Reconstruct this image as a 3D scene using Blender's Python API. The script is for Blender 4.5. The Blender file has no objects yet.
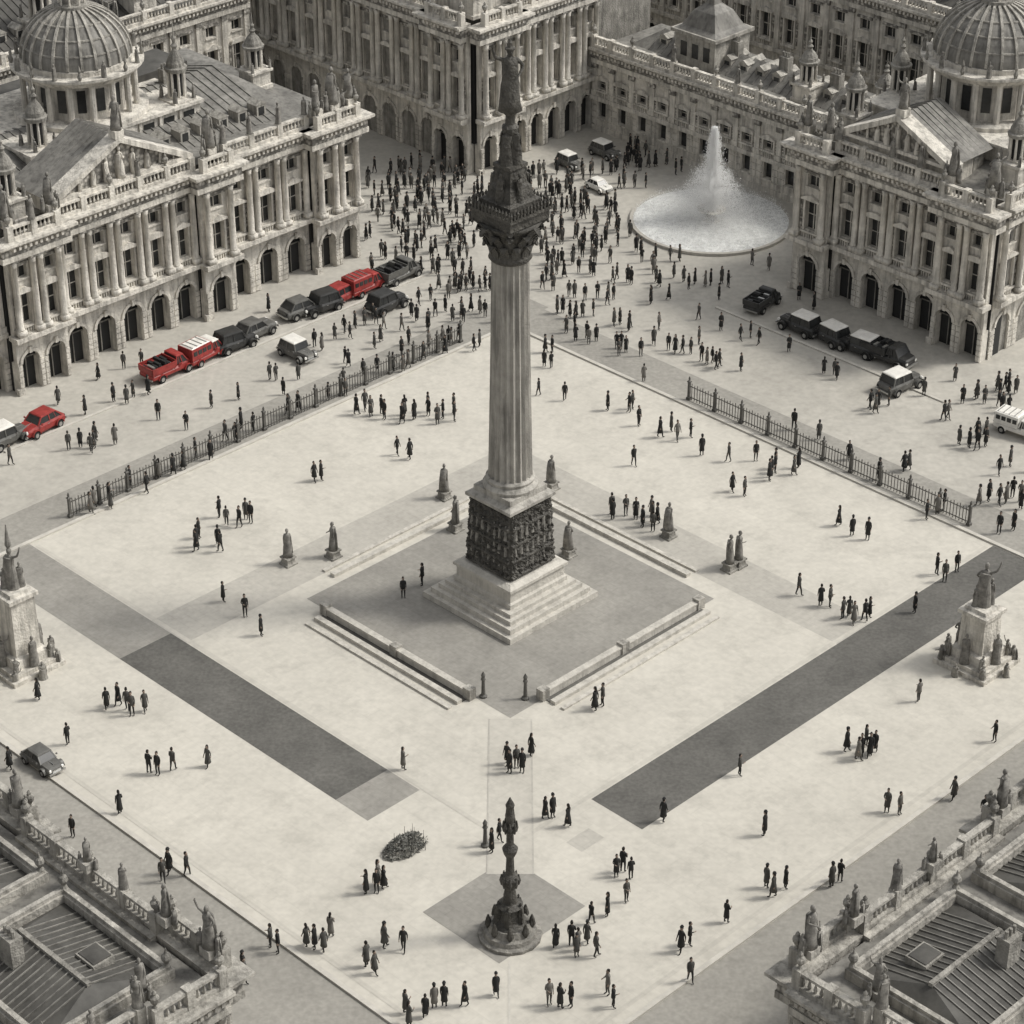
import bpy, bmesh, math, random
from mathutils import Vector, Matrix, noise
R = random.Random(7)
S2 = math.sqrt(2)
scene = bpy.context.scene
def AB(a, b): return ((a-b)/S2, (a+b)/S2)

# ------------------------------------------------------------------ site survey
# plan survey: planar homography from survey sheet units to ground metres
def site(p, q):
    u = (p-512)/2500.0; v = (q-512)/2500.0
    t = 87.0/(0.51504+v*0.85717)
    return (u*t, -134.3+(0.85717-v*0.51504)*t)

# ------------------------------------------------------------------ materials
MATS = {}
def mk(name, col, rough=.85, var=.2, scale=.6, fvar=0, fscale=9, bump=0, bscale=8, streak=0, metal=0, vor=0, vscale=3,
       brick=None, bcon=.1, spec=.3, stain=0):
    m = bpy.data.materials.new(name); m.use_nodes = True
    nt = m.node_tree; N = nt.nodes; L = nt.links
    bs = N['Principled BSDF']
    bs.inputs['Roughness'].default_value = rough
    bs.inputs['Metallic'].default_value = metal
    bs.inputs['Specular IOR Level'].default_value = spec
    geo = N.new('ShaderNodeNewGeometry')
    pos = geo.outputs['Position']
    fac = None
    def mul(x):
        nonlocal fac
        if fac is None: fac = x; return
        mm = N.new('ShaderNodeMath'); mm.operation = 'MULTIPLY'
        L.new(fac, mm.inputs[0]); L.new(x, mm.inputs[1]); fac = mm.outputs[0]
    def nz(vec, sc, lo, hi, det=3, f0=.3, f1=.7, ro=.6):
        n = N.new('ShaderNodeTexNoise'); n.inputs['Scale'].default_value = sc
        n.inputs['Detail'].default_value = det; n.inputs['Roughness'].default_value = ro
        L.new(vec, n.inputs['Vector'])
        r = N.new('ShaderNodeMapRange'); r.inputs[1].default_value = f0; r.inputs[2].default_value = f1
        r.inputs[3].default_value = lo; r.inputs[4].default_value = hi
        L.new(n.outputs['Fac'], r.inputs[0]); return r.outputs[0], n
    if var: mul(nz(pos, scale, 1-var, 1+var, 4, ro=.7)[0])
    if fvar: mul(nz(pos, fscale, 1-fvar, 1+fvar, 1)[0])
    if stain: mul(nz(pos, .45, 1-stain, 1, 5, .34, .5, .75)[0])
    if streak:
        mp = N.new('ShaderNodeMapping'); mp.inputs['Scale'].default_value = (1.6, 1.6, .16)
        L.new(pos, mp.inputs['Vector']); mul(nz(mp.outputs[0], 1.5, 1-streak, 1.08, 3, .35, .55)[0])
    if vor:
        v = N.new('ShaderNodeTexVoronoi'); v.inputs['Scale'].default_value = vscale
        L.new(pos, v.inputs['Vector'])
        r = N.new('ShaderNodeMapRange'); r.inputs[1].default_value = .1; r.inputs[2].default_value = .6
        r.inputs[3].default_value = 1+vor*.6; r.inputs[4].default_value = 1-vor
        L.new(v.outputs['Distance'], r.inputs[0]); mul(r.outputs[0])
    if brick:
        mp = N.new('ShaderNodeMapping'); mp.inputs['Rotation'].default_value = (0, 0, math.radians(45))
        L.new(pos, mp.inputs['Vector'])
        b = N.new('ShaderNodeTexBrick'); b.inputs['Scale'].default_value = 1.0
        b.inputs['Brick Width'].default_value = brick[0]; b.inputs['Row Height'].default_value = brick[1]
        b.inputs['Mortar Size'].default_value = .03; b.inputs['Mortar Smooth'].default_value = .3
        b.inputs['Color1'].default_value = (1, 1, 1, 1); b.inputs['Color2'].default_value = (1-bcon*.6,)*3+(1,)
        b.inputs['Mortar'].default_value = (1-bcon*1.8,)*3+(1,)
        L.new(mp.outputs[0], b.inputs['Vector']); mul(b.outputs['Color'])
    if fac is not None:
        vm = N.new('ShaderNodeVectorMath'); vm.operation = 'SCALE'
        vm.inputs[0].default_value = col; L.new(fac, vm.inputs['Scale'])
        L.new(vm.outputs[0], bs.inputs['Base Color'])
    else:
        bs.inputs['Base Color'].default_value = (*col, 1)
    if bump:
        n = N.new('ShaderNodeTexNoise'); n.inputs['Scale'].default_value = bscale; n.inputs['Detail'].default_value = 2
        L.new(pos, n.inputs['Vector'])
        bp = N.new('ShaderNodeBump'); bp.inputs['Strength'].default_value = bump; bp.inputs['Distance'].default_value = .12
        L.new(n.outputs['Fac'], bp.inputs['Height']); L.new(bp.outputs[0], bs.inputs['Normal'])
    MATS[name] = m
    return m

mk('stone', (.55, .522, .468), var=.26, scale=.8, streak=.36, bump=.6, bscale=6)
mk('stone_plain', (.47, .448, .402), var=.14, scale=1.2, streak=.12, bump=.4, bscale=6)
mk('stone_grey', (.35, .334, .3), var=.3, scale=1.0, streak=.35, bump=.6, bscale=6)
mk('stone_carved', (.40, .38, .342), var=.25, scale=.8, vor=.6, vscale=2.8, bump=1.0, bscale=5)
mk('stone_dark', (.25, .239, .215), var=.4, scale=.9, streak=.35, bump=.6)
mk('statue_stone', (.2, .191, .173), var=.5, scale=2.5)
mk('roof_lead', (.19, .183, .167), var=.35, scale=.5, streak=.3, rough=.6)
mk('roof_dark', (.08, .077, .07), var=.4, scale=.6, rough=.6)
mk('glass', (.03, .031, .031), rough=.25, var=.5, scale=.8, spec=.5)
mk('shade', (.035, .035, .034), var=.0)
mk('bronze', (.07, .066, .058), rough=.6, var=.5, scale=1.8, bump=1, bscale=6)
mk('column_stone', (.35, .334, .302), var=.2, scale=.6, streak=.35, bump=.4)
mk('iron', (.1, .096, .087), rough=.6, var=.3, scale=2)
mk('paving_pale', (.525, .5, .443), var=.085, scale=.14, fvar=.055, fscale=2.2, brick=(2.2, 1.1), bcon=.03, stain=.12)
mk('paving_soft', (.48, .457, .406), var=.085, scale=.14, fvar=.055, fscale=2.2, brick=(1.2, 1.2), bcon=.03, stain=.12)
mk('paving_mid', (.42, .4, .358), var=.1, scale=.15, fvar=.07, fscale=2.5, brick=(1.6, .8), bcon=.04, stain=.08)
mk('paving_grey', (.28, .268, .242), var=.15, scale=.25, fvar=.08, fscale=3, brick=(1.4, .7), bcon=.05, stain=.1)
mk('paving_dark', (.118, .114, .104), var=.2, scale=.3, fvar=.14, fscale=4, rough=.75, stain=.15)
mk('asphalt', (.3, .287, .258), var=.13, scale=.12, fvar=.1, fscale=3, stain=.1)
mk('road_pale', (.43, .41, .366), var=.12, scale=.12, fvar=.07, fscale=2, stain=.12)
mk('kerb', (.5, .478, .43), var=.15, scale=1)
mk('water', (.62, .625, .61), rough=.35, var=.12, scale=.7, fvar=.2, fscale=3, bump=.4, bscale=3)
mk('foam', (.95, .95, .94), rough=.6, var=0)
mk('cloth_black', (.026, .026, .025), var=0)
mk('cloth_grey', (.075, .073, .067), var=0)
mk('cloth_mid', (.15, .142, .128), var=0)
mk('skin', (.27, .21, .17), var=0)
mk('hair', (.02, .018, .016), var=0)
mk('paint_red', (.27, .036, .032), rough=.45, var=.35, scale=2.2, spec=.4)
mk('paint_black', (.035, .035, .034), rough=.4, var=.4, scale=1.8, spec=.45)
mk('paint_grey', (.11, .108, .1), rough=.45, var=.3, scale=1.8, spec=.45)
mk('paint_white', (.72, .7, .65), rough=.45, var=.15, scale=1.8, spec=.4)
mk('rubber', (.02, .02, .02), var=0)
mk('chrome', (.45, .45, .44), rough=.3, var=0, metal=.8)
mk('lamp_lens', (.75, .74, .7), rough=.2, var=0)

# ------------------------------------------------------------------ mesh helpers
def mesh_from(name, vs, fs, mats, mi=None, smooth=False, recalc=True):
    me = bpy.data.meshes.new(name)
    me.from_pydata(vs, [], fs)
    for m in mats: me.materials.append(MATS[m])
    if mi: me.polygons.foreach_set('material_index', mi)
    if recalc:
        bm = bmesh.new(); bm.from_mesh(me); bmesh.ops.recalc_face_normals(bm, faces=bm.faces); bm.to_mesh(me); bm.free()
    if smooth: me.polygons.foreach_set('use_smooth', [True]*len(me.polygons))
    me.update(); return me
def link(ob):
    scene.collection.objects.link(ob); return ob

class Bld:
    """one real object: an empty with part meshes as children"""
    def __init__(self, name, center=None):
        self.name = name; self.parts = {}; self.frame(0, 0, (1, 0), (0, 1)); self.center = center
    def frame(self, a0, b0, sd, dd):
        self.o = (a0, b0); self.sd = sd; self.dd = dd
    def W(self, s, d, z):
        a = self.o[0]+s*self.sd[0]+d*self.dd[0]; b = self.o[1]+s*self.sd[1]+d*self.dd[1]
        x, y = AB(a, b); return (x, y, z)
    def add(self, part, mat, vs, fs, local=True):
        P = self.parts.setdefault((part, mat), ([], []))
        n = len(P[0])
        P[0].extend([self.W(*v) for v in vs] if local else vs)
        P[1].extend([tuple(i+n for i in f) for f in fs])
    def box(self, part, mat, s0, s1, d0, d1, z0, z1):
        vs = [(s0, d0, z0), (s1, d0, z0), (s1, d1, z0), (s0, d1, z0), (s0, d0, z1), (s1, d0, z1), (s1, d1, z1), (s0, d1, z1)]
        self.add(part, mat, vs, [(0, 3, 2, 1), (4, 5, 6, 7), (0, 1, 5, 4), (1, 2, 6, 5), (2, 3, 7, 6), (3, 0, 4, 7)])
    def poly(self, part, mat, pts, d0, d1):      # polygon in s,z extruded along d
        n = len(pts)
        vs = [(p[0], d0, p[1]) for p in pts]+[(p[0], d1, p[1]) for p in pts]
        fs = [tuple(range(n)), tuple(range(2*n-1, n-1, -1))]+[(i, (i+1) % n, n+(i+1) % n, n+i) for i in range(n)]
        self.add(part, mat, vs, fs)
    def lathe(self, part, mat, cs, cd, prof, seg=12, rot=0, flute=0):
        vs = []; fs = []
        for (r, z) in prof:
            for k in range(seg):
                t = rot+2*math.pi*k/seg
                rr = r*(1-flute*(k % 2))
                vs.append((cs+rr*math.cos(t), cd+rr*math.sin(t), z))
        for j in range(len(prof)-1):
            for k in range(seg):
                fs.append((j*seg+k, j*seg+(k+1) % seg, (j+1)*seg+(k+1) % seg, (j+1)*seg+k))
        fs.append(tuple(range(seg-1, -1, -1))); m = (len(prof)-1)*seg; fs.append(tuple(range(m, m+seg)))
        self.add(part, mat, vs, fs)
    def sq(self, part, mat, cs, cd, prof):       # square section stack, half widths
        self.lathe(part, mat, cs, cd, [(h*S2, z) for h, z in prof], 4, math.pi/4)
    def fig(self, part, mat, s, d, z, h, ang=None, which=None, fat=1.0):
        F = STAT[which if which is not None else R.randrange(len(STAT))]
        k = h/1.8; t = R.uniform(0, 6.28) if ang is None else ang
        x0, y0, _ = self.W(s, d, 0); c, sn = math.cos(t)*fat, math.sin(t)*fat
        vs = [(x0+k*(v[0]*c-v[1]*sn), y0+k*(v[0]*sn+v[1]*c), z+k*v[2]) for v in F[0]]
        self.add(part, mat, vs, F[1], local=False)
    def finish(self, smooth=()):
        c = self.center
        if c is None:
            xs = []; ys = []
            for vs, _ in self.parts.values():
                xs += [v[0] for v in vs]; ys += [v[1] for v in vs]
            c = ((min(xs)+max(xs))/2, (min(ys)+max(ys))/2, 0)
        e = bpy.data.objects.new(self.name, None); e.location = c; link(e)
        for (p, m), (vs, fs) in self.parts.items():
            me = mesh_from(p, [(v[0]-c[0], v[1]-c[1], v[2]-c[2]) for v in vs], fs, [m], smooth=(p in smooth))
            o = bpy.data.objects.new(p, me); link(o); o.parent = e
        return e

# ------------------------------------------------------------------ human figures
def figure(pose, outfit):
    st = {0: (0, 0), 1: (.19, -.15), 2: (-.14, .18), 3: (.05, -.04), 4: (0, 0)}[pose]
    sk = []; ed = []
    def v(co, r, r2=None, par=None):
        sk.append((co, r, r2 or r))
        if par is not None: ed.append((par, len(sk)-1))
        return len(sk)-1
    pel = v((0, 0, .96), .15, .115)
    wai = v((0, 0, 1.1), .13, .1, pel); che = v((0, .01, 1.32), .17, .115, wai)
    nb = v((0, 0, 1.47), .075, .07, che); nk = v((0, .01, 1.55), .05, .052, nb)
    hands = []
    for sx, sw, idx in ((1, -st[0], 0), (-1, -st[1], 1)):
        sh = v((.165*sx, 0, 1.41), .062, .06, che)
        if pose == 3 and sx == 1:
            el = v((.23, .02, 1.14), .046, .046, sh); wr = v((.12, .24, 1.12), .03, .03, el); d = Vector((-.5, .8, .1)).normalized()
        elif pose == 4 and sx == 1:      # raised arm for sculpture
            el = v((.38, .05, 1.52), .05, .05, sh); wr = v((.46, .1, 1.78), .035, .035, el); d = Vector((.1, .1, 1)).normalized()
        elif pose == 4:
            el = v((-.33, -.02, 1.2), .05, .05, sh); wr = v((-.2, .12, 1.02), .035, .035, el); d = Vector((.6, .5, -.3)).normalized()
        else:
            el = v((.205*sx, sw*.35-.02, 1.13), .046, .046, sh); wr = v((.205*sx, sw*.8+.04, .89), .03, .03, el); d = Vector((0, .2+sw*.3, -1)).normalized()
        w0 = Vector(sk[wr][0]); pm = v(tuple(w0+d*.075), .036, .02, wr)
        hands.append(w0+d*.1)
        side = Vector((0, 1, 0)) if abs(d.y) < .7 else Vector((1, 0, 0))
        for f in range(4):
            off = side*(.028-.019*f); ln = (.07, .08, .075, .058)[f]
            a = v(tuple(w0+d*.105+off), .0095, .0095, pm)
            v(tuple(w0+d*(.105+ln*.6)+off+Vector((-sx*.012, 0, 0))), .0085, .0085, a)
        a = v(tuple(w0+d*.05+side*.045), .01, .01, pm)
        v(tuple(w0+d*.1+side*.062), .009, .009, a)
    for sx, sw in ((1, st[0]), (-1, st[1])):
        hp = v((.09*sx, 0, .9), .095, .095, pel)
        lift = max(0, -sw)*.25
        kn = v((.1*sx, sw*.5+.03, .5), .063, .063, hp); an = v((.1*sx, sw-.02, .09+lift), .042, .042, kn)
        v((.11*sx, sw+.14, .035+lift*.3), .038, .03, an)
    me = bpy.data.meshes.new('sk'); me.from_pydata([s[0] for s in sk], ed, [])
    o = bpy.data.objects.new('sk', me); link(o)
    o.modifiers.new('s', 'SKIN'); 
    if not me.skin_vertices: 
        bpy.context.view_layer.objects.active = o
        bpy.ops.mesh.customdata_skin_add()
    for i, s in enumerate(sk):
        sv = me.skin_vertices[0].data[i]; sv.radius = (s[1], s[2]); sv.use_root = (i == 0)
    sb = o.modifiers.new('b', 'SUBSURF'); sb.levels = 1; sb.render_levels = 1
    bpy.context.view_layer.update()
    em = bpy.data.meshes.new_from_object(o.evaluated_get(bpy.context.evaluated_depsgraph_get()))
    vs = [tuple(q.co) for q in em.vertices]; fs = []; mi = []
    for p in em.polygons:
        c = p.center; fs.append(tuple(p.vertices))
        if any((c-h).length < .12 for h in hands): m = 1
        elif c.z > 1.5: m = 1
        elif c.z < .11: m = 4
        elif c.z < .93 and abs(c.x) < .19: m = 3
        else: m = 0
        mi.append(m)
    bpy.data.objects.remove(o); 
    def loft(rings, m, seg=14, cap=True):
        n = len(vs)
        for (cx, cy, z, rx, ry) in rings:
            for k in range(seg):
                t = 2*math.pi*k/seg; vs.append((cx+rx*math.cos(t), cy+ry*math.sin(t), z))
        for j in range(len(rings)-1):
            for k in range(seg):
                fs.append((n+j*seg+k, n+j*seg+(k+1) % seg, n+(j+1)*seg+(k+1) % seg, n+(j+1)*seg+k)); mi.append(m)
        fs.append(tuple(n+k for k in range(seg-1, -1, -1))); mi.append(m)
        q = n+(len(rings)-1)*seg; fs.append(tuple(q+k for k in range(seg))); mi.append(m)
    # head: jaw to crown, then hair cap, nose, ears, eyes
    loft([(0, .02, 1.535, .035, .045), (0, .025, 1.56, .058, .075), (0, .02, 1.61, .072, .092), (0, .012, 1.67, .078, .1), (0, .005, 1.73, .072, .092), (0, 0, 1.775, .045, .06), (0, 0, 1.79, .01, .015)], 1)
    loft([(0, -.03, 1.6, .074, .07), (0, -.022, 1.67, .084, .084), (0, -.008, 1.73, .08, .096), (0, -.004, 1.785, .05, .068), (0, -.004, 1.805, .012, .02)], 2)
    loft([(0, .11, 1.625, .016, .02), (0, .108, 1.64, .014, .02), (0, .1, 1.68, .006, .012)], 1, 6)
    for sx in (1, -1):
        loft([(sx*.078, 0, 1.62, .008, .014), (sx*.084, -.005, 1.65, .01, .022), (sx*.08, -.005, 1.685, .007, .014)], 1, 6)
        loft([(sx*.03, .104, 1.664, .012, .008), (sx*.03, .106, 1.674, .013, .008)], 2, 6)
    loft([(0, .104, 1.588, .022, .008), (0, .104, 1.595, .02, .008)], 4, 6)
    w = max(abs(st[0]), abs(st[1]))
    if outfit == 0:    # jacket
        loft([(0, 0, .8, .17, .14), (0, 0, .98, .165, .13), (0, 0, 1.1, .15, .118), (0, .01, 1.32, .185, .13), (0, 0, 1.43, .14, .1), (0, 0, 1.5, .07, .068)], 0)
    elif outfit == 1:  # long coat
        loft([(0, 0, .45, .195, .15+w*.45), (0, 0, .75, .18, .15+w*.2), (0, 0, 1.08, .155, .125), (0, .01, 1.32, .19, .135), (0, 0, 1.44, .14, .1), (0, 0, 1.51, .075, .07)], 0)
    elif outfit == 2:  # dress
        loft([(0, 0, .35, .2, .16+w*.5), (0, 0, .6, .185, .15+w*.3), (0, 0, 1.0, .155, .125), (0, 0, 1.12, .13, .1), (0, .015, 1.3, .165, .13), (0, 0, 1.43, .12, .09), (0, 0, 1.49, .06, .06)], 0)
        loft([(0, -.07, 1.45, .06, .04), (0, -.075, 1.6, .075, .045), (0, -.05, 1.7, .07, .05)], 2)
    elif outfit == 3:  # robe for sculpture
        loft([(0, 0, 0, .3, .26), (.02, 0, .3, .25, .22), (0, 0, .7, .24, .19), (0, 0, 1.05, .17, .14), (0, .01, 1.3, .2, .15), (0, 0, 1.44, .14, .1), (0, 0, 1.5, .07, .068)], 0)
        loft([(-.1, -.17, .1, .2, .06), (-.05, -.17, .9, .2, .07), (0, -.13, 1.4, .19, .06)], 0)   # cloak
    if outfit == 1 and pose in (0, 2):    # hat
        loft([(0, 0, 1.74, .11, .125), (0, 0, 1.75, .11, .125), (0, 0, 1.755, .085, .1), (0, 0, 1.83, .075, .09), (0, 0, 1.84, .04, .05)], 4)
    return vs, fs, mi
FIG = {}
for po in range(4):
    for of in range(4): FIG[(po, of)] = figure(po, of)
STAT = [figure(4, 3), FIG[(0, 3)], FIG[(3, 3)], FIG[(1, 3)]]
PEOPLE = []; PW = []
for po in range(4):
    for of in range(3):
        vs, fs, mi = FIG[(po, of)]
        for c, tr in (('cloth_black', 'cloth_black'), ('cloth_grey', 'cloth_black'), ('cloth_mid', 'cloth_grey')):
            PEOPLE.append((mesh_from('person_body', vs, fs, [c, 'skin', 'hair', tr, 'rubber'], mi, True), c))
            PW.append((6 if c == 'cloth_black' else 3 if c == 'cloth_grey' else 1)*(1.6 if po in (0, 3) else 1)*(.45 if of == 2 else 1.2))

# ------------------------------------------------------------------ ground and paving
def sheet(name, mat, pts_ab, z):
    vs = [(*AB(a, b), z) for a, b in pts_ab]
    o = link(bpy.data.objects.new(name, mesh_from(name, vs, [tuple(range(len(vs)))], [mat], recalc=False)))
    return o
def rect(name, mat, a0, a1, b0, b1, z): return sheet(name, mat, [(a0, b0), (a1, b0), (a1, b1), (a0, b1)], z)
rect('ground', 'road_pale', -1500, 1500, -1500, 1500, 0)
rect('road', 'asphalt', -60, -32.3, -60, 120, .004)
rect('road', 'asphalt', -32.3, 120, -60, -32.3, .004)
rect('pavement', 'paving_pale', -32, 27, -32, 27, .008)
rect('road', 'asphalt', -32, 31.5, 27.3, 31, .008)
rect('road', 'asphalt', 27.3, 31, -32, 27.3, .008)
rect('paving_strip', 'paving_grey', -22, -18, 12, 27, .012)
rect('paving_strip', 'paving_dark', -22, -18, -8, 12, .012)
rect('paving_strip', 'paving_grey', -22, -18, -10.7, -8, .012)
rect('paving_strip', 'paving_dark', -11.7, 26.9, -22.1, -18.2, .012)
rect('path', 'paving_mid', -18, 14, 10.5, 14, .012)
rect('path', 'paving_mid', 10.5, 14, -18.2, 10.5, .012)
rect('terrace_paving', 'paving_grey', -9.4, 9.0, -9.4, 9.0, .016)
sheet('paving_strip', 'paving_grey', [(-25.2, -24.4), (-18.7, -24.4), (-18.7, -18.6), (-25.2, -18.6)], .016)
def xysheet(name, mat, x0, x1, y0, y1, z):
    link(bpy.data.objects.new(name, mesh_from(name, [(x0, y0, z), (x1, y0, z), (x1, y1, z), (x0, y1, z)], [(0, 1, 2, 3)], [mat], recalc=False)))
xysheet('path', 'paving_soft', -1.2, 1.2, -27.8, -13.4, .02)
xysheet('drain_channel', 'kerb', -.1, .02, -60, -34.9, .02)
xysheet('drain_channel', 'paving_mid', -1.3, -1.2, -27.8, -13.4, .024)
xysheet('drain_channel', 'paving_mid', 1.2, 1.3, -27.8, -13.4, .024)
x, y = site(587, 840)
sheet('access_cover', 'paving_mid', [((x+y)/S2+e, (y-x)/S2+f) for e, f in ((-.9, -.6), (.9, -.6), (.9, .6), (-.9, .6))], .012)
# pale border bands set into the paving
for (a0, a1, b0, b1) in ((-17.9, -17.6, -18, 26.5), (-17.6, 26.5, -18.1, -17.8), (-31.4, -31.1, -31.4, 26), (-31.1, 26, -31.4, -31.1)):
    rect('paving_border', 'paving_soft', a0, a1, b0, b1, .018)

def kerbline(a0, a1, b0, b1, h=.13):
    k = Bld('kerb'); k.box('stones', 'kerb', a0, a1, b0, b1, 0, h); k.finish()
kerbline(-32, 26.9, 26.98, 27.28); kerbline(26.98, 27.28, -32, 26.9)
kerbline(-32.3, -32, -32, 60, .13); kerbline(-32, 60, -32.3, -32, .13)
kerbline(-12, 30, 38.2, 38.45, .1); kerbline(40.6, 40.85, -4, 18, .1)
# ------------------------------------------------------------------ terrace walls round the column
t = Bld('terrace_wall')
def wallrun(s0, s1):
    t.box('steps', 'stone_plain', s0, s1, .0, .4, 0, .24); t.box('steps', 'stone_plain', s0, s1, .85, 1.15, 0, .14)
    t.box('parapet', 'stone_plain', s0, s1, -.8, -.45, 0, .5); t.box('channel', 'paving_dark', s0, s1, -.45, 0, 0, .06)
    t.box('coping', 'stone_plain', s0-.03, s1+.03, -.85, -.4, .5, .6)
    for q in (s0, (s0+s1)/2, s1): t.box('piers', 'stone_grey', q-.3, q+.3, -.9, -.35, 0, .78)
t.frame(-10.3, 0, (0, 1), (-1, 0)); wallrun(-6.2, 6.8)
t.frame(0, -10, (1, 0), (0, -1)); wallrun(-6.6, 7.5)
t.frame(0, 9.6, (1, 0), (0, 1)); 
t.box('steps', 'stone_plain', -6.5, 7.5, 0, .4, 0, .26); t.box('steps', 'stone_plain', -6.5, 7.5, .9, 1.2, 0, .14)
t.frame(9.6, 0, (0, 1), (1, 0)); t.box('steps', 'stone_plain', -6.5, 7.5, 0, .4, 0, .26); t.box('steps', 'stone_plain', -6.5, 7.5, .9, 1.2, 0, .14)
t.finish()

# ------------------------------------------------------------------ the tall column
c = Bld('monument_column', (0, 0, 0))
for i, (h, z0, z1) in enumerate(((3.95, 0, .4), (3.6, .4, .75), (3.25, .75, 1.05), (2.95, 1.05, 1.3))):
    c.sq('steps', 'stone_plain', 0, 0, [(h, z0), (h, z1)])
c.sq('pedestal', 'stone_plain', 0, 0, [(2.55, 1.3), (2.55, 1.6), (2.42, 1.7), (2.42, 2.35), (2.58, 2.45), (2.58, 2.65), (2.2, 2.85)])
c.sq('pedestal', 'bronze', 0, 0, [(1.95, 2.85), (1.95, 3.1), (1.8, 3.3), (1.68, 7.4)])
for q in range(4):
    th = q*math.pi/2; n = 56
    vs = []; fs = []
    for i in range(n+1):
        for j in range(n+1):
            z = 3.05+4.45*j/n; hw = 1.95-.2*j/n; s = -hw+2*hw*i/n
            p = Vector((s*1.6+q*9, z*1.6, 3.3))
            d = hw-.02+.3*abs(noise.noise(p*1.5))+.3*abs(noise.noise(p*3.6))
            if j % 14 < 2: d = hw+.2
            if i in (0, n): d = hw-.05; 
            ca, sa = math.cos(th), math.sin(th); vs.append((s*ca-d*sa, s*sa+d*ca, z))
    for i in range(n):
        for j in range(n): fs.append((i*(n+1)+j, (i+1)*(n+1)+j, (i+1)*(n+1)+j+1, i*(n+1)+j+1))
    c.add('relief', 'bronze', vs, fs)
    for k in range(7):
        s = -1.5+k*.5; ca, sa = math.cos(th), math.sin(th); d = 1.9
        for z0 in (3.4, 4.55, 5.7): c.fig('relief_figures', 'statue_stone', s*ca-d*sa, s*sa+d*ca, z0, R.uniform(.85, 1.05), which=1+R.randrange(3))
c.sq('pedestal', 'column_stone', 0, 0, [(1.8, 7.4), (2.0, 7.6), (2.0, 7.8), (1.62, 8.0), (1.62, 8.35)])
c.lathe('shaft_base', 'column_stone', 0, 0, [(1.7, 8.35), (1.75, 8.55), (1.6, 8.75), (1.5, 8.8), (1.56, 9.0), (1.42, 9.15)], 32)
c.lathe('shaft', 'column_stone', 0, 0, [(1.42, 9.15)]+[(1.4-.26*k/10-.02*math.sin(k/10*3.14), 9.2+14.6*k/10) for k in range(11)], 40, flute=.12)
c.lathe('capital', 'bronze', 0, 0, [(1.2, 23.8), (1.32, 23.95), (1.25, 24.1), (1.2, 24.6), (1.35, 25.3), (1.7, 26.0), (1.9, 26.3)], 24)
for tier, (r0, r1, z0, z1, n) in enumerate(((1.2, 1.6, 24.1, 25.1, 12), (1.3, 1.95, 24.7, 25.9, 12), (1.6, 2.2, 25.5, 26.4, 8))):
    for k in range(n):
        th = 2*math.pi*(k+.5*(tier % 2))/n; ca, sa = math.cos(th), math.sin(th); w = .24
        vs = [];
        for (r, z, ww) in ((r0, z0, w*.9), (r0+.1, (z0+z1)/2, w*1.2), (r1, z1, w), (r1+.1, z1-.25, w*.4)):
            for sg in (-1, 1): vs.append((r*ca-sg*ww*sa, r*sa+sg*ww*ca, z))
            for sg in (-1, 1): vs.append(((r-.14)*ca-sg*ww*sa, (r-.14)*sa+sg*ww*ca, z))
        fs = []
        for j in range(3):
            q = j*4; fs += [(q, q+1, q+5, q+4), (q+2, q+6, q+7, q+3), (q, q+4, q+6, q+2), (q+1, q+3, q+7, q+5)]
        fs += [(0, 2, 3, 1), (12, 13, 15, 14)]
        c.add('capital_leaves', 'bronze', vs, fs)
c.sq('abacus', 'bronze', 0, 0, [(1.45, 26.2), (1.62, 26.4), (1.62, 26.9), (1.78, 27.0), (1.78, 27.2)])
for i in range(13):
    for q in range(4):
        th = q*math.pi/2; s = -1.65+3.3*i/12; ca, sa = math.cos(th), math.sin(th)
        x0, y0 = s*ca-1.72*sa, s*sa+1.72*ca
        c.lathe('capital_ornament', 'bronze', x0, y0, [(.02, 27.1), (.1, 27.2), (.07, 27.4), (.11, 27.55), (.03, 27.75)], 5)
c.sq('top_pedestal', 'bronze', 0, 0, [(1.3, 27.2), (1.3, 27.7), (1.0, 27.8), (.85, 28.5), (.7, 28.7), (.6, 29.6), (.72, 29.7), (.72, 29.9)])
for k in range(5):
    th = k*math.pi*.4+.78; c.fig('lower_figures', 'bronze', .95*math.cos(th), .95*math.sin(th), 27.7, 1.8, which=1)
for k in range(4):
    th = k*math.pi*.5+.3; c.fig('lower_figures', 'bronze', .4*math.cos(th), .4*math.sin(th), 29.9, 2.3, which=1+k % 3)
c.lathe('top_pedestal', 'bronze', 0, 0, [(.4, 29.9), (.36, 31.6), (.48, 31.8), (.5, 32.1), (.3, 32.3), (.28, 32.8), (.4, 32.95), (.4, 33.1)], 12)
c.fig('statue', 'bronze', 0, 0, 33.1, 3.9, ang=3.4, which=0, fat=1.1)
c.lathe('statue_hat', 'bronze', 0, 0, [(.3, 36.75), (.3, 36.85), (.16, 36.9), (.13, 37.15), (.02, 37.35)], 10)
c.finish(smooth=('capital', 'statue'))

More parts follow.
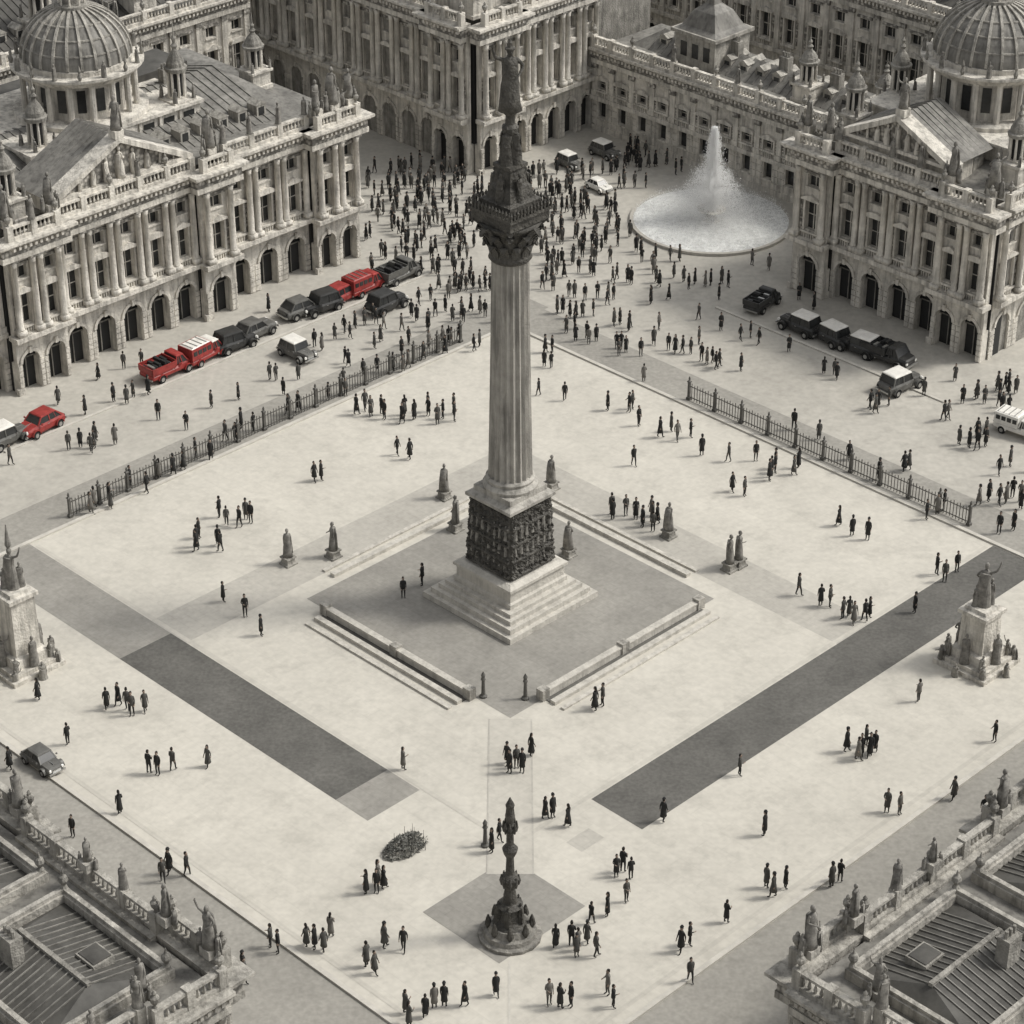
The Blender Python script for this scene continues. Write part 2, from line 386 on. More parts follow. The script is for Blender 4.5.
# ------------------------------------------------------------------ palace kit
def section(B, s0, s1, n, d=0, gh=4.5, mh=6.4, ground='arch', cols='round', zo=0, e0=0, e1=0, small=True, S='stone', figs=0.0):
    w = (s1-s0)/n; T = .45
    zt = gh+mh+zo
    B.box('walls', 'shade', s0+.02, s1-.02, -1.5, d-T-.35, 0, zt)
    B.box('plinth', S, s0-.02-e0*.2, s0+.3, d-.2, d+.14, 0, .5+zo)
    for i in range(n):
        l = s0+i*w; r = l+w; m = (l+r)/2
        ow = min(.88, w*.33)
        if ground == 'arch':
            zs = gh*.55
            for (p, q) in ((l, m-ow), (m+ow, r)):
                B.box('walls', S, p, q, d-T-.3, d, 0, zs)
                for k in range(5): B.box('rustication', S, p+.03, q-.03, d, d+.08, .1+k*.46, .1+k*.46+.38)
            pts = [(l, zs)]+[(m-ow*math.cos(math.pi*k/10), zs+ow*math.sin(math.pi*k/10)) for k in range(11)]+[(r, zs), (r, gh), (l, gh)]
            B.poly('walls', S, pts, d-T, d)
            pts = [(m-(ow+.24)*math.cos(math.pi*k/8), zs+(ow+.24)*math.sin(math.pi*k/8)) for k in range(9)]+[(m-ow*math.cos(math.pi*k/8), zs+ow*math.sin(math.pi*k/8)) for k in range(8, -1, -1)]
            B.poly('arch_mouldings', S, pts, d, d+.12)
            B.box('keystones', S, m-.13, m+.13, d, d+.22, zs+ow-.05, zs+ow+.42)
            B.box('rustication', S, l+.03, r-.03, d, d+.06, gh-.5, gh-.16)
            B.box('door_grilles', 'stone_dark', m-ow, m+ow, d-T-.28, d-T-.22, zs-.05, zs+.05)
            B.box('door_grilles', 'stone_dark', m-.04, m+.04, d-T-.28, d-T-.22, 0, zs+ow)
        else:
            hw = .45
            B.box('walls', S, l, m-hw, d-T, d, .5, gh); B.box('walls', S, m+hw, r, d-T, d, .5, gh)
            B.box('walls', S, m-hw, m+hw, d-T, d, .5, 1.3); B.box('walls', S, m-hw, m+hw, d-T, d, 2.9, gh)
            B.box('windows', 'glass', m-hw, m+hw, d-T, d-T+.04, 1.3, 2.9); B.box('plinth', S, l, r, d-.2, d+.1, 0, .5)
            B.box('keystones', S, m-.12, m+.12, d, d+.14, 2.85, 3.4); B.box('sills', S, m-hw-.12, m+hw+.12, d, d+.16, 1.16, 1.3)
            for k in range(5): B.box('rustication', S, l+.03, m-hw-.1, d, d+.06, .6+k*.62, .6+k*.62+.5); B.box('rustication', S, m+hw+.1, r-.03, d, d+.06, .6+k*.62, .6+k*.62+.5)
        hw = min(.55, w*.22); a0, a1 = gh+1.0, gh+mh*.53; b0, b1 = gh+mh*.72, gh+mh*.87
        B.box('walls', S, l, m-hw, d-T, d, gh, zt); B.box('walls', S, m+hw, r, d-T, d, gh, zt)
        B.box('walls', S, m-hw, m+hw, d-T, d, gh, a0); 
        if small:
            B.box('walls', S, m-hw, m+hw, d-T, d, a1, b0); B.box('walls', S, m-hw, m+hw, d-T, d, b1, zt)
            B.box('windows', 'glass', m-hw, m+hw, d-T, d-T+.04, b0, b1)
            B.box('sills', S, m-hw-.1, m+hw+.1, d, d+.12, b0-.12, b0); B.box('window_frames', S, m-.03, m+.03, d-T+.04, d-T+.1, b0, b1)
            B.box('swags', 'stone_carved', m-hw-.3, m+hw+.3, d, d+.1, b1+.08, b1+.32)
        else: B.box('walls', S, m-hw, m+hw, d-T, d, a1, zt)
        B.box('windows', 'glass', m-hw, m+hw, d-T, d-T+.04, a0, a1)
        B.box('window_frames', S, m-.035, m+.035, d-T+.04, d-T+.1, a0, a1); B.box('window_frames', S, m-hw, m+hw, d-T+.04, d-T+.09, (a0+a1)/2-.03, (a0+a1)/2+.03)
        for sg in (-1, 1):
            x0 = m+sg*(hw+.09); B.box('window_surrounds', S, x0-.09, x0+.09, d, d+.13, a0-.1, a1+.1)
            for k in range(3):   # carved drops between window and order
                zq = a0+.1+k*(a1-a0)/3; xx = m+sg*(hw+.36); B.box('carved_drops', 'stone_carved', xx-.1, xx+.1, d, d+.09, zq, zq+(a1-a0)/3-.18)
        B.box('sills', S, m-hw-.28, m+hw+.28, d, d+.26, a0-.22, a0-.08)
        if i % 2 == 0: B.poly('window_pediments', S, [(m-hw-.35, a1+.12), (m+hw+.35, a1+.12), (m+hw+.35, a1+.24), (m, a1+.62), (m-hw-.35, a1+.24)], d, d+.3)
        else: B.poly('window_pediments', S, [(m-hw-.35, a1+.12), (m+hw+.35, a1+.12)]+[(m+(hw+.35)*math.cos(math.pi*k/8), a1+.2+.4*math.sin(math.pi*k/8)) for k in range(9)], d, d+.3)
        for k in range(5): B.box('window_balusters', S, m-hw+.1+k*(2*hw-.2)/4-.05, m-hw+.1+k*(2*hw-.2)/4+.05, d+.08, d+.2, gh+.33, a0-.22)
    if cols:
        for i in range(n+1):
            xs = [s0+i*w]
            if i == 0: xs = [s0+.36]
            elif i == n: xs = [s1-.36]
            elif cols == 'round' and w > 2.1 and gh > 4: xs = [xs[0]-.34, xs[0]+.34]    # coupled columns
            for x0 in xs:
                if cols == 'round':
                    B.box('columns', S, x0-.335, x0+.335, d, d+.72, gh+.35, gh+.8)
                    B.lathe('columns', S, x0, d+.34, [(.32, gh+.8), (.33, gh+.9), (.26, gh+1.0), (.265, gh+2.5), (.22, zt-.62), (.25, zt-.6), (.23, zt-.52), (.33, zt-.16)], 12)
                    B.box('capitals', 'stone_carved', x0-.32, x0+.32, d, d+.68, zt-.16, zt)
                else:
                    B.box('pilasters', S, x0-.27, x0+.27, d, d+.17, gh+.8, zt-.5); B.box('pilasters', S, x0-.34, x0+.34, d, d+.25, gh+.35, gh+.8)
                    B.box('capitals', 'stone_carved', x0-.33, x0+.33, d, d+.26, zt-.5, zt)
    pr = .72 if cols == 'round' else .3
    B.box('string_course', S, s0-e0*.3, s1+e1*.3, d-.3, d+(.78 if cols == 'round' else .34), gh+zo-.02, gh+.34+zo)
    B.box('string_course', S, s0-e0*.2, s1+e1*.2, d-.3, d+(.6 if cols == 'round' else .2), gh-.14+zo, gh-.021+zo)
    B.box('architrave', S, s0-e0*pr, s1+e1*pr, d-.5, d+pr, zt, zt+.42)
    B.box('frieze', 'stone_carved', s0-e0*pr*.9, s1+e1*pr*.9, d-.5, d+pr-.06, zt+.42, zt+1.02)
    nd = int((s1-s0)/.42)
    for k in range(nd):
        x0 = s0+(k+.5)*(s1-s0)/nd; B.box('dentils', S, x0-.1, x0+.1, d+pr-.06, d+pr+.26, zt+.86, zt+1.1)
    B.box('cornice', S, s0-e0*(pr+.15), s1+e1*(pr+.15), d-.5, d+pr+.15, zt+1.1, zt+1.3)
    B.box('cornice', S, s0-e0*(pr+.35), s1+e1*(pr+.35), d-.5, d+pr+.4, zt+1.3, zt+1.5)
    zb = zt+1.5; dp = d+pr*.5
    B.box('balustrade', S, s0, s1, dp-.22, dp+.22, zb, zb+.22); B.box('balustrade', S, s0, s1, dp-.18, dp+.18, zb+.86, zb+1.02)
    nb = int((s1-s0)/.34)
    for k in range(nb):
        x0 = s0+(k+.5)*(s1-s0)/nb; B.lathe('balusters', S, x0, dp, [(.06, zb+.22), (.11, zb+.4), (.05, zb+.66), (.08, zb+.86)], 5)
    for i in range(n+1):
        x0 = s0+i*w+(.25 if i == 0 else -.25 if i == n else 0)
        B.box('balustrade_piers', S, x0-.24, x0+.24, dp-.26, dp+.26, zb, zb+1.12)
        if R.random() < figs: B.fig('parapet_statues', 'statue_stone', x0, dp, zb+1.12, R.uniform(1.4, 2.0))
        elif i % 2 == 0:
            B.lathe('urns', 'stone_dark', x0, dp, [(.12, zb+1.12), (.07, zb+1.25), (.22, zb+1.5), (.24, zb+1.7), (.1, zb+1.85), (.12, zb+1.95), (.02, zb+2.1)], 8)
    return zb

def pediment(B, s0, s1, d0, d1, z, h, S='stone'):
    m = (s0+s1)/2
    B.poly('pediment', 'stone_carved', [(s0+.4, z), (s1-.4, z), (m, z+h-.35)], d0, d1-.45)
    B.box('pediment_cornice', S, s0-.3, s1+.3, d0, d1, z-.25, z)
    for sg, e in ((-1, s0-.3), (1, s1+.3)):
        B.poly('pediment_cornice', S, [(e, z+.003), (m, z+h), (m, z+h-.42), (e-sg*1.0, z+.003)] , d0, d1+.004)
    for k in range(9):
        x0 = s0+1.3+(s1-s0-2.6)*k/8; hh = (1-abs(x0-m)/((s1-s0)/2))*h*.75
        if hh > .4: B.fig('pediment_sculpture', S, x0, d1-.3, z+.01, hh)
    B.poly('pediment_roof', 'roof_lead', [(s0-.2, z+.01), (s1+.2, z+.01), (m, z+h-.03)], d0-4, d0-.005)
    for k in range(1, 7):   # lead rolls running down each slope
        dd = d0-4+k*4/7; 
        B.poly('lead_rolls', 'roof_lead', [(s0-.1, z+.06), (m, z+h+.05), (s1+.1, z+.06), (s1+.1, z), (m, z+h-.05), (s0-.1, z)], dd-.04, dd+.04)

def turret(B, s, d, z0, r, h, S='stone'):
    B.sq('turrets', S, s, d, [(r*1.15, z0), (r*1.15, z0+.3), (r, z0+.35), (r, z0+h*.22), (r*1.2, z0+h*.24), (r*1.2, z0+h*.27), (r*.75, z0+h*.28), (r*.75, z0+h*.3)])
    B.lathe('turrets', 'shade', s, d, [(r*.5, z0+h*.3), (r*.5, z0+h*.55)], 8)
    for k in range(8):
        t = k*math.pi/4+.39; B.lathe('turret_columns', S, s+r*.72*math.cos(t), d+r*.72*math.sin(t), [(r*.14, z0+h*.3), (r*.11, z0+h*.53), (r*.17, z0+h*.55)], 6)
    B.lathe('turrets', 'stone_dark', s, d, [(r*.95, z0+h*.55), (r*1.02, z0+h*.59), (r*.8, z0+h*.6), (r*.78, z0+h*.64), (r*.55, z0+h*.70), (r*.3, z0+h*.74), (r*.2, z0+h*.77), (r*.3, z0+h*.8), (r*.12, z0+h*.83), (r*.2, z0+h*.87), (r*.07, z0+h*.9), (.02, z0+h*1.05)], 12)
    for k in range(4):
        t = k*math.pi/2+.785; B.fig('turret_statues', 'statue_stone', s+r*1.4*math.cos(t), d+r*1.4*math.sin(t), z0+h*.27-.02, h*.15)

def dome(B, s, d, z0, r, S='stone'):
    zd = z0+r*.95
    B.lathe('drum', S, s, d, [(r*1.18, z0-1.5), (r*1.18, z0+.5), (r*1.06, z0+.55), (r*.86, z0+.6), (r*.86, zd-.7)], 32)
    n = 16
    for k in range(n):
        t = 2*math.pi*k/n; ca, sa = math.cos(t), math.sin(t)
        B.lathe('drum_columns', S, s+r*.98*ca, d+r*.98*sa, [(r*.055, z0+.55), (r*.05, zd-.9), (r*.07, zd-.7)], 8)
        t += math.pi/n; ca, sa = math.cos(t), math.sin(t); w = r*.075
        p = []
        for rr in (r*.8, r*.875):
            for sg in (-1, 1):
                for zz in (z0+1.2, zd-1.2): p.append((s+rr*ca-sg*w*sa, d+rr*sa+sg*w*ca, zz))
        B.add('drum_windows', 'glass', p, [(0, 1, 3, 2), (4, 6, 7, 5), (0, 4, 5, 1), (2, 3, 7, 6), (0, 2, 6, 4), (1, 5, 7, 3)])
        if k % 2: B.lathe('dome_finials', 'stone_dark', s+r*1.12*math.cos(t), d+r*1.12*math.sin(t), [(.1, zd), (.2, zd+.3), (.08, zd+.6), (.15, zd+.8), (.02, zd+1.2)], 6)
        else: B.fig('dome_statues', 'statue_stone', s+r*1.1*math.cos(t), d+r*1.1*math.sin(t), zd, 1.3)
    B.lathe('drum_cornice', S, s, d, [(r*1.04, zd-.7), (r*1.1, zd-.4), (r*1.16, zd-.2), (r*1.16, zd), (r*.98, zd+.02), (r*.98, zd+.4), (r*.95, zd+.42)], 32)
    H = r*.88; pf = [(r*.95*math.cos(a), zd+.4+H*math.sin(a)) for a in [i*math.pi/2/10*.93 for i in range(11)]]
    B.lathe('dome', 'roof_lead', s, d, pf, 48)
    for k in range(24):
        t = 2*math.pi*k/24; ca, sa = math.cos(t), math.sin(t); w = .1
        vs = []
        for (rr, zz) in pf:
            for sg in (-1, 1):
                vs.append((s+(rr+.12)*ca-sg*w*sa, d+(rr+.12)*sa+sg*w*ca, zz+.1)); vs.append((s+(rr-.1)*ca-sg*w*sa, d+(rr-.1)*sa+sg*w*ca, zz-.08))
        fs = []
        for j in range(len(pf)-1):
            q = j*4; fs += [(q, q+4, q+6, q+2), (q, q+1, q+5, q+4), (q+2, q+6, q+7, q+3)]
        B.add('dome_ribs', 'stone_grey', vs, fs)
    for j in (2, 4, 6):
        rr, zz = pf[j]; B.lathe('dome_bands', 'stone_dark', s, d, [(rr+.02, zz-.08), (rr+.09, zz-.04), (rr+.07, zz+.06), (rr-.05, zz+.08)], 48)
    zl = pf[-1][1]; rl = r*.2
    B.lathe('lantern', 'stone_dark', s, d, [(rl*1.5, zl-.15), (rl*1.5, zl+.15), (rl*.7, zl+.2), (rl*.7, zl+rl*2)], 12)
    for k in range(8):
        t = k*math.pi/4; B.lathe('lantern', S, s+rl*1.1*math.cos(t), d+rl*1.1*math.sin(t), [(.1, zl+.1), (.08, zl+rl*2)], 6)
    B.lathe('lantern', 'stone_dark', s, d, [(rl*1.4, zl+rl*2), (rl*1.3, zl+rl*2.3), (rl*.9, zl+rl*3), (rl*.2, zl+rl*3.5), (.1, zl+rl*4.2), (.02, zl+rl*6)], 12)

def roofdeck(B, s0, s1, d0, d1, z, S='roof_lead', ridge=1.6):
    B.box('roof', S, s0, s1, d0, d1, z-.6, z)
    i = 1.6; m = (d0+d1)/2; k = min(abs(d1-d0)/2-i, 3)
    vs = [(s0+i, d0+i, z+.01), (s1-i, d0+i, z+.01), (s1-i, d1-i, z+.01), (s0+i, d1-i, z+.01), (s0+i+k, m, z+ridge), (s1-i-k, m, z+ridge)]
    B.add('roof', S, vs, [(0, 1, 5, 4), (1, 2, 5), (2, 3, 4, 5), (3, 0, 4), (3, 2, 1, 0)])
    q = s0+i+k
    while q < s1-i-k:      # lead rolls down both slopes
        for e in (d0+i, d1-i):
            vs = [(q-.04, e, z), (q+.04, e, z), (q+.04, m, z+ridge), (q-.04, m, z+ridge), (q-.04, e, z+.09), (q+.04, e, z+.09), (q+.04, m, z+ridge+.09), (q-.04, m, z+ridge+.09)]
            B.add('lead_rolls', S, vs, [(0, 3, 2, 1), (4, 5, 6, 7), (0, 1, 5, 4), (1, 2, 6, 5), (2, 3, 7, 6), (3, 0, 4, 7)])
        q += .75
    n = int((s1-s0)/2.2)
    for q in range(n):
        x0 = s0+i+k+(s1-s0-2*i-2*k)*(q+.5)/n
        if q % 3 == 1:
            B.box('chimneys', 'stone_dark', x0-.5, x0+.5, m-.35, m+.35, z+ridge*.4, z+ridge+1.1)
            for e in (-.3, 0, .3): B.lathe('chimney_pots', 'stone_dark', x0+e, m, [(.12, z+ridge+1.1), (.1, z+ridge+1.5)], 6)
        for sg, dd in ((1, d1-i-.9), (-1, d0+i+.9)):
            B.box('dormers', 'stone_grey', x0-.45, x0+.45, min(dd, dd-sg*1.2), max(dd, dd-sg*1.2), z, z+1.15)
            B.poly('dormers', 'stone_grey', [(x0-.55, z+1.15), (x0+.55, z+1.15), (x0, z+1.5)], min(dd+sg*.05, dd-sg*1.2), max(dd+sg*.05, dd-sg*1.2))
            B.box('dormer_windows', 'glass', x0-.28, x0+.28, min(dd, dd+sg*.02), max(dd, dd+sg*.02), z+.3, z+.95)

# ---- left palace (long front facing the square)
L = Bld('palace_building')
L.frame(0, 45.6, (1, 0), (0, -1))
L.box('walls', 'stone_dark', -29.9, 27.2, -20, -1.4, 0, 12.2)
section(L, -30, -6.2, 9, d=0, cols='pilaster', figs=.3)
section(L, -6.2, -1.6, 2, d=1.1, cols='round', e0=1, e1=1, figs=.5)
section(L, -1.6, 11.2, 5, d=.4, cols='round', zo=.02, figs=.4)
section(L, 11.2, 14.2, 1, d=1.3, cols='round', e0=1, e1=1, zo=.01)
section(L, 14.2, 22.8, 3, d=0, cols='round', figs=.4)
section(L, 22.8, 27.3, 2, d=1.0, cols='round', e0=1, e1=1)
zb = 12.4
L.box('attic', 'stone', -1.2, 10.8, -4, -.2, 12.0, 13.6)
pediment(L, -1.4, 11.0, -.6, .7, 13.7, 3.2)
roofdeck(L, -29.5, 27.0, -20, -1.0, zb, 'roof_lead', 2.2)
L.box('roof', 'roof_dark', 12, 21, -16, -12, 12.5, 15); L.box('roof', 'roof_dark', -4, 20, -19.5, -17, 12.5, 14.4)
L.box('attic', 'stone', 1.5, 17.5, -17.5, -6.1, 12.1, 14.2)
for k in range(8):
    L.box('attic_windows', 'glass', 2.2+k*1.95, 3.2+k*1.95, -6.1, -6.04, 12.8, 13.8)
    L.box('attic_pilasters', 'stone', 1.7+k*1.95, 1.95+k*1.95, -6.1, -5.95, 12.4, 14.2)
L.box('attic_cornice', 'stone', 1.3, 17.7, -17.7, -5.8, 14.2, 14.45)
dome(L, 9.8, -11, 14.3, 4.4)
for (s, d, h) in ((16.2, -7.2, 8), (3, -7.2, 7.5), (-3.9, -1.5, 7), (-3.9, -6.5, 7.5), (16.5, -16.5, 8), (25.4, -9, 6), (-9, -7, 7)): turret(L, s, d, 12.4, .9, h)
for (s, d, h) in ((12.7, .9, 3.0), (23.3, .9, 2.4), (26.7, .9, 2.4), (25, .9, 3.0), (-1.9, .9, 2.4), (-5.8, .9, 2.6), (4.8, .3, 2.6)):
    z = 13.4 if s != 4.8 else 16.9
    L.box('statue_plinths', 'stone', s-.4, s+.4, d-.4, d+.4, z-.1, z+.5); L.fig('roof_statues', 'statue_stone', s, d, z+.5, h)
    if s != 4.8:
        for e in (-.6, .6): L.fig('roof_statues', 'statue_stone', s+e, d, z, h*.55)
L.finish(smooth=('columns', 'roof_statues', 'pediment_sculpture'))

# ---- right palace
Rb = Bld('palace_building')
def RF(): Rb.frame(48.5, 16.2, (0, -1), (-1, 0))
RF()
Rb.box('walls', 'stone_dark', .1, 18.2, -26, -1.4, 0, 12.2)
section(Rb, 0, 3.2, 1, d=.9, cols='round', e0=1, e1=1)
section(Rb, 3.2, 13.6, 4, d=0, cols='round', figs=.4)
section(Rb, 13.6, 18.3, 2, d=.9, cols='round', e0=1, e1=1)
Rb.frame(48.5, -2.1, (1, 0), (0, -1))
section(Rb, 0, 6, 2, d=.0, cols='round', zo=.03)
section(Rb, 6, 26, 8, d=-.4, cols='pilaster', zo=.03, figs=.4)
RF()
roofdeck(Rb, .6, 17.8, -26, -1, 12.4, 'roof_lead', 2)
Rb.box('attic', 'stone', 3.6, 13.2, -3.2, -.6, 12, 14)
pediment(Rb, 3.4, 13.4, -1.2, .2, 14.1, 2.6)
Rb.box('attic', 'stone', 1.5, 17, -18, -5.4, 12, 14.2)
Rb.box('attic_cornice', 'stone', 1.3, 17.2, -18.2, -5.2, 14.2, 14.4)
dome(Rb, 8.6, -11, 14.2, 4.6)
for (s, d, h) in ((16.4, -4, 7), (1.8, -3.4, 6.5), (15.8, -9, 7), (1.8, -9, 7), (16, -17, 7), (2, -18, 7)): turret(Rb, s, d, 12.4, .85, h)
for (s, d, h) in ((.5, .6, 2.4), (2.7, .6, 2.4), (14.1, .6, 2.6), (17.8, .6, 2.8), (8.5, -.4, 2.4)):
    z = 13.4 if s != 8.5 else 16.7
    Rb.box('statue_plinths', 'stone', s-.4, s+.4, d-.4, d+.4, z-.1, z+.5); Rb.fig('roof_statues', 'statue_stone', s, d, z+.5, h)
    if s != 8.5:
        for e in (-.6, .6): Rb.fig('roof_statues', 'statue_stone', s+e, d, z, h*.55)
Rb.finish(smooth=('columns', 'roof_statues'))

# ---- back block
K = Bld('civic_building')
K.frame(45.9, 50.4, (1, 0), (0, -1))
K.box('walls', 'stone_dark', .1, 24, -45, -1.4, 0, 13.6)
section(K, 0, 4.5, 2, d=.8, gh=4.8, mh=7.3, cols='round', e0=1, e1=1, figs=.3)
section(K, 4.5, 15.2, 5, d=0, gh=4.8, mh=7.3, cols='round', figs=.3)
K.frame(45.9, 50.4, (0, 1), (-1, 0))
section(K, 0, 4.5, 2, d=.8, gh=4.8, mh=7.3, cols='round', zo=.03, e1=1, figs=.3)
section(K, 4.5, 40, 14, d=0, gh=4.8, mh=7.3, cols='round', zo=.03, figs=.3)
K.frame(45.9, 50.4, (1, 0), (0, -1))
roofdeck(K, .6, 23, -44, -1, 13.66, 'roof_lead', 3)
K.box('attic', 'stone', 1, 14, -8, -1.5, 13.3, 15.4)
for (s, d) in ((1.6, -1.6), (7, -2), (1.5, -12), (1.5, -24), (14, -3)): turret(K, s, d, 13.7, 1.2, 8)
dome(K, 8, -12, 15, 4.5)
K.finish(smooth=('columns',))

# ---- low wing behind the fountain
Wg = Bld('gallery_building')
Wg.frame(60.5, 50.1, (0, -1), (-1, 0))
Wg.box('walls', 'stone_dark', .1, 46, -8.4, -1.4, 0, 7.4)
section(Wg, 0, 46, 19, d=0, gh=3.0, mh=3.4, ground='window', cols='pilaster', small=False, figs=.2)
roofdeck(Wg, .6, 45, -8.4, -1, 7.9, 'roof_lead', 1.4)
Wg.sq('pavilion', 'stone_grey', 10, -4.5, [(2.3, 7.9), (2.3, 10.6), (2.6, 10.7), (2.6, 11)])
Wg.sq('pavilion_roof', 'roof_lead', 10, -4.5, [(2.4, 11), (1.9, 11.3), (1.2, 12.6), (.5, 13.2), (.4, 13.8), (.1, 14.6)])
for k in range(3): Wg.box('pavilion_windows', 'glass', 8.4+k*1.3, 9.1+k*1.3, -2.2, -2.16, 8.7, 10)
turret(Wg, 22, -3, 8, .9, 6); turret(Wg, 30, -3, 8, .9, 6)
Wg.finish()
# ---- far blocks
G = Bld('civic_building')
G.frame(78, 80, (0, -1), (-1, 0))
G.box('walls', 'stone_dark', .1, 79, -18, -1.4, 0, 11.8)
section(G, 0, 79, 28, d=0, cols='pilaster', figs=.2); roofdeck(G, .6, 78, -18, -1, 12.4, 'roof_dark', 3)
for s in (20, 34, 48, 60): turret(G, s, -3, 12, 1.2, 8)
G.finish()
G = Bld('terrace_building')
G.frame(-30, 73, (1, 0), (0, -1))
G.box('walls', 'stone_dark', .1, 69.8, -18, -1.4, 0, 11.8)
section(G, 0, 69.9, 24, d=0, cols='pilaster', figs=.2); roofdeck(G, .6, 69, -18, -1, 12.4, 'roof_dark', 3)
for s in (26, 38, 50, 60): turret(G, s, -3, 12, 1.2, 8)
G.finish()

# ---- near blocks whose roofs fill the two bottom corners
def near(name, f1, f2):
    Q = Bld(name); S = 'stone_grey'
    Q.frame(*f1)           # long side facing the square, s=0 at the near corner
    Q.box('walls', 'stone_dark', .1, 45, -18, -1.4, 0, 8.0)
    section(Q, 0, 4.2, 2, d=.4, gh=3.6, mh=4.3, cols='round', e0=1, e1=1, small=False, S=S)
    section(Q, 4.2, 15, 4, d=0, gh=3.6, mh=4.3, cols='pilaster', small=False, S=S, figs=.3)
    section(Q, 15, 19.2, 2, d=.4, gh=3.6, mh=4.3, cols='round', e0=1, e1=1, small=False, S=S)
    section(Q, 19.2, 45, 9, d=0, gh=3.6, mh=4.3, cols='pilaster', small=False, S=S, figs=.3)
    Q.frame(*f2)
    section(Q, 0, 4.2, 2, d=.4, gh=3.6, mh=4.3, cols='round', zo=.03, e1=1, small=False, S=S)
    section(Q, 4.2, 18, 5, d=0, gh=3.6, mh=4.3, cols='pilaster', zo=.03, small=False, S=S, figs=.3)
    Q.frame(*f1)
    Q.box('roof', 'roof_lead', .3, 44.5, -18, -.3, 8.0, 9.2)
    for (p, q) in ((1.4, 9.8), (11.2, 19.2), (20.4, 29), (30.2, 38)):
        for (e0, e1) in ((-8.6, -1.2), (-17.5, -9.8)):
            m = (e0+e1)/2
            # low stepped kerb round a ribbed lead roof
            for (g, wd, z0, z1) in ((0, .5, 9.2, 9.75), (.12, .38, 9.75, 9.95)):
                Q.box('attic_walls', S, p+g, q-g, e0+g, e0+wd, z0, z1); Q.box('attic_walls', S, p+g, q-g, e1-wd, e1-g, z0, z1)
                Q.box('attic_walls', S, p+g, p+wd, e0+wd, e1-wd, z0, z1-.01); Q.box('attic_walls', S, q-wd, q-g, e0+wd, e1-wd, z0, z1-.01)
            vs = [(p+.5, e0+.5, 9.3), (q-.5, e0+.5, 9.3), (q-.5, e1-.5, 9.3), (p+.5, e1-.5, 9.3), (p+1.6, m, 10.1), (q-1.6, m, 10.1)]
            Q.add('lead_roof', 'roof_dark', vs, [(0, 1, 5, 4), (1, 2, 5), (2, 3, 4, 5), (3, 0, 4), (3, 2, 1, 0)])
            nn = 12
            for k in range(nn+1):
                x0 = p+1.6+(q-p-3.2)*k/nn
                for ed in (e0+.5, e1-.5):
                    vs = [(x0-.03, ed, 9.3), (x0+.03, ed, 9.3), (x0+.03, m, 10.1), (x0-.03, m, 10.1), (x0-.03, ed, 9.37), (x0+.03, ed, 9.37), (x0+.03, m, 10.17), (x0-.03, m, 10.17)]
                    Q.add('lead_rolls', 'roof_lead', vs, [(0, 3, 2, 1), (4, 5, 6, 7), (0, 1, 5, 4), (1, 2, 6, 5), (2, 3, 7, 6), (3, 0, 4, 7)])
            Q.box('ridge', 'stone_dark', p+1.5, q-1.5, m-.12, m+.12, 10.05, 10.25)
            Q.box('roof_lights', 'stone_dark', p+2.4, p+3.8, m+.9, m+2.1, 9.4, 10.05); Q.box('roof_light_glass', 'roof_dark', p+2.5, p+3.7, m+1.0, m+2.0, 10.05, 10.1)
            Q.box('chimneys', 'stone_dark', q-3.2, q-2.2, m-1.6, m-.9, 9.4, 11.3)
            for e in (-.3, 0, .3): Q.lathe('chimney_pots', 'stone_dark', q-2.7+e, m-1.25, [(.11, 11.3), (.09, 11.7)], 6)
            for (xx, yy) in ((p+.25, e0+.25), (q-.25, e0+.25), (p+.25, e1-.25), (q-.25, e1-.25)):
                Q.lathe('roof_urns', 'stone_dark', xx, yy, [(.2, 9.95), (.1, 10.1), (.26, 10.4), (.2, 10.6), (.08, 10.7), (.02, 11)], 8)
    for (s, d, h) in ((.5, .2, 2.4), (3.7, .2, 1.8), (15.4, .2, 2.2), (18.8, .2, 2.2), (9.5, 0, 1.4), (.4, -3.8, 1.8)):
        Q.box('statue_plinths', S, s-.35, s+.35, d-.35, d+.35, 10.3, 10.8); Q.fig('roof_statues', 'statue_stone', s, d, 10.8, h)
        for e in (-.45, .45): Q.fig('roof_statues', 'statue_stone', s+e, d-e*.3, 10.4, h*.55)
    Q.finish(smooth=('roof_statues',))
near('gatehouse_building', (-42.6, -23.4, (0, 1), (1, 0)), (-42.6, -23.4, (-1, 0), (0, -1)))
near('gatehouse_building', (-23.4, -42.6, (1, 0), (0, 1)), (-23.4, -42.6, (0, -1), (-1, 0)))

# ------------------------------------------------------------------ iron fences
def fence(a0, b0, da, db, Lg):
    F = Bld('iron_fence'); F.frame(a0, b0, (da, db), (db, -da))
    n = int(Lg/.26)
    for i in range(n+1):
        s = i*.26
        F.box('pickets', 'iron', s-.022, s+.022, -.022, .022, .05, 1.3+.1*(i % 2))
    F.box('rails', 'iron', 0, Lg, -.025, .025, .22, .28); F.box('rails', 'iron', 0, Lg, -.025, .025, 1.1, 1.16)
    m = int(Lg/2.4)
    for i in range(m+1):
        s = i*Lg/m
        F.sq('posts', 'iron', s, 0, [(.15, 0), (.15, .2), (.09, .25), (.085, 1.4), (.13, 1.45), (.13, 1.52), (.04, 1.6)])
        F.lathe('post_caps', 'iron', s, 0, [(.04, 1.6), (.09, 1.68), (.07, 1.78), (.02, 1.9)], 8)
    F.finish()
fence(-14, 27.9, 1, 0, 36.5)
fence(27.9, 9.5, 0, -1, 25)

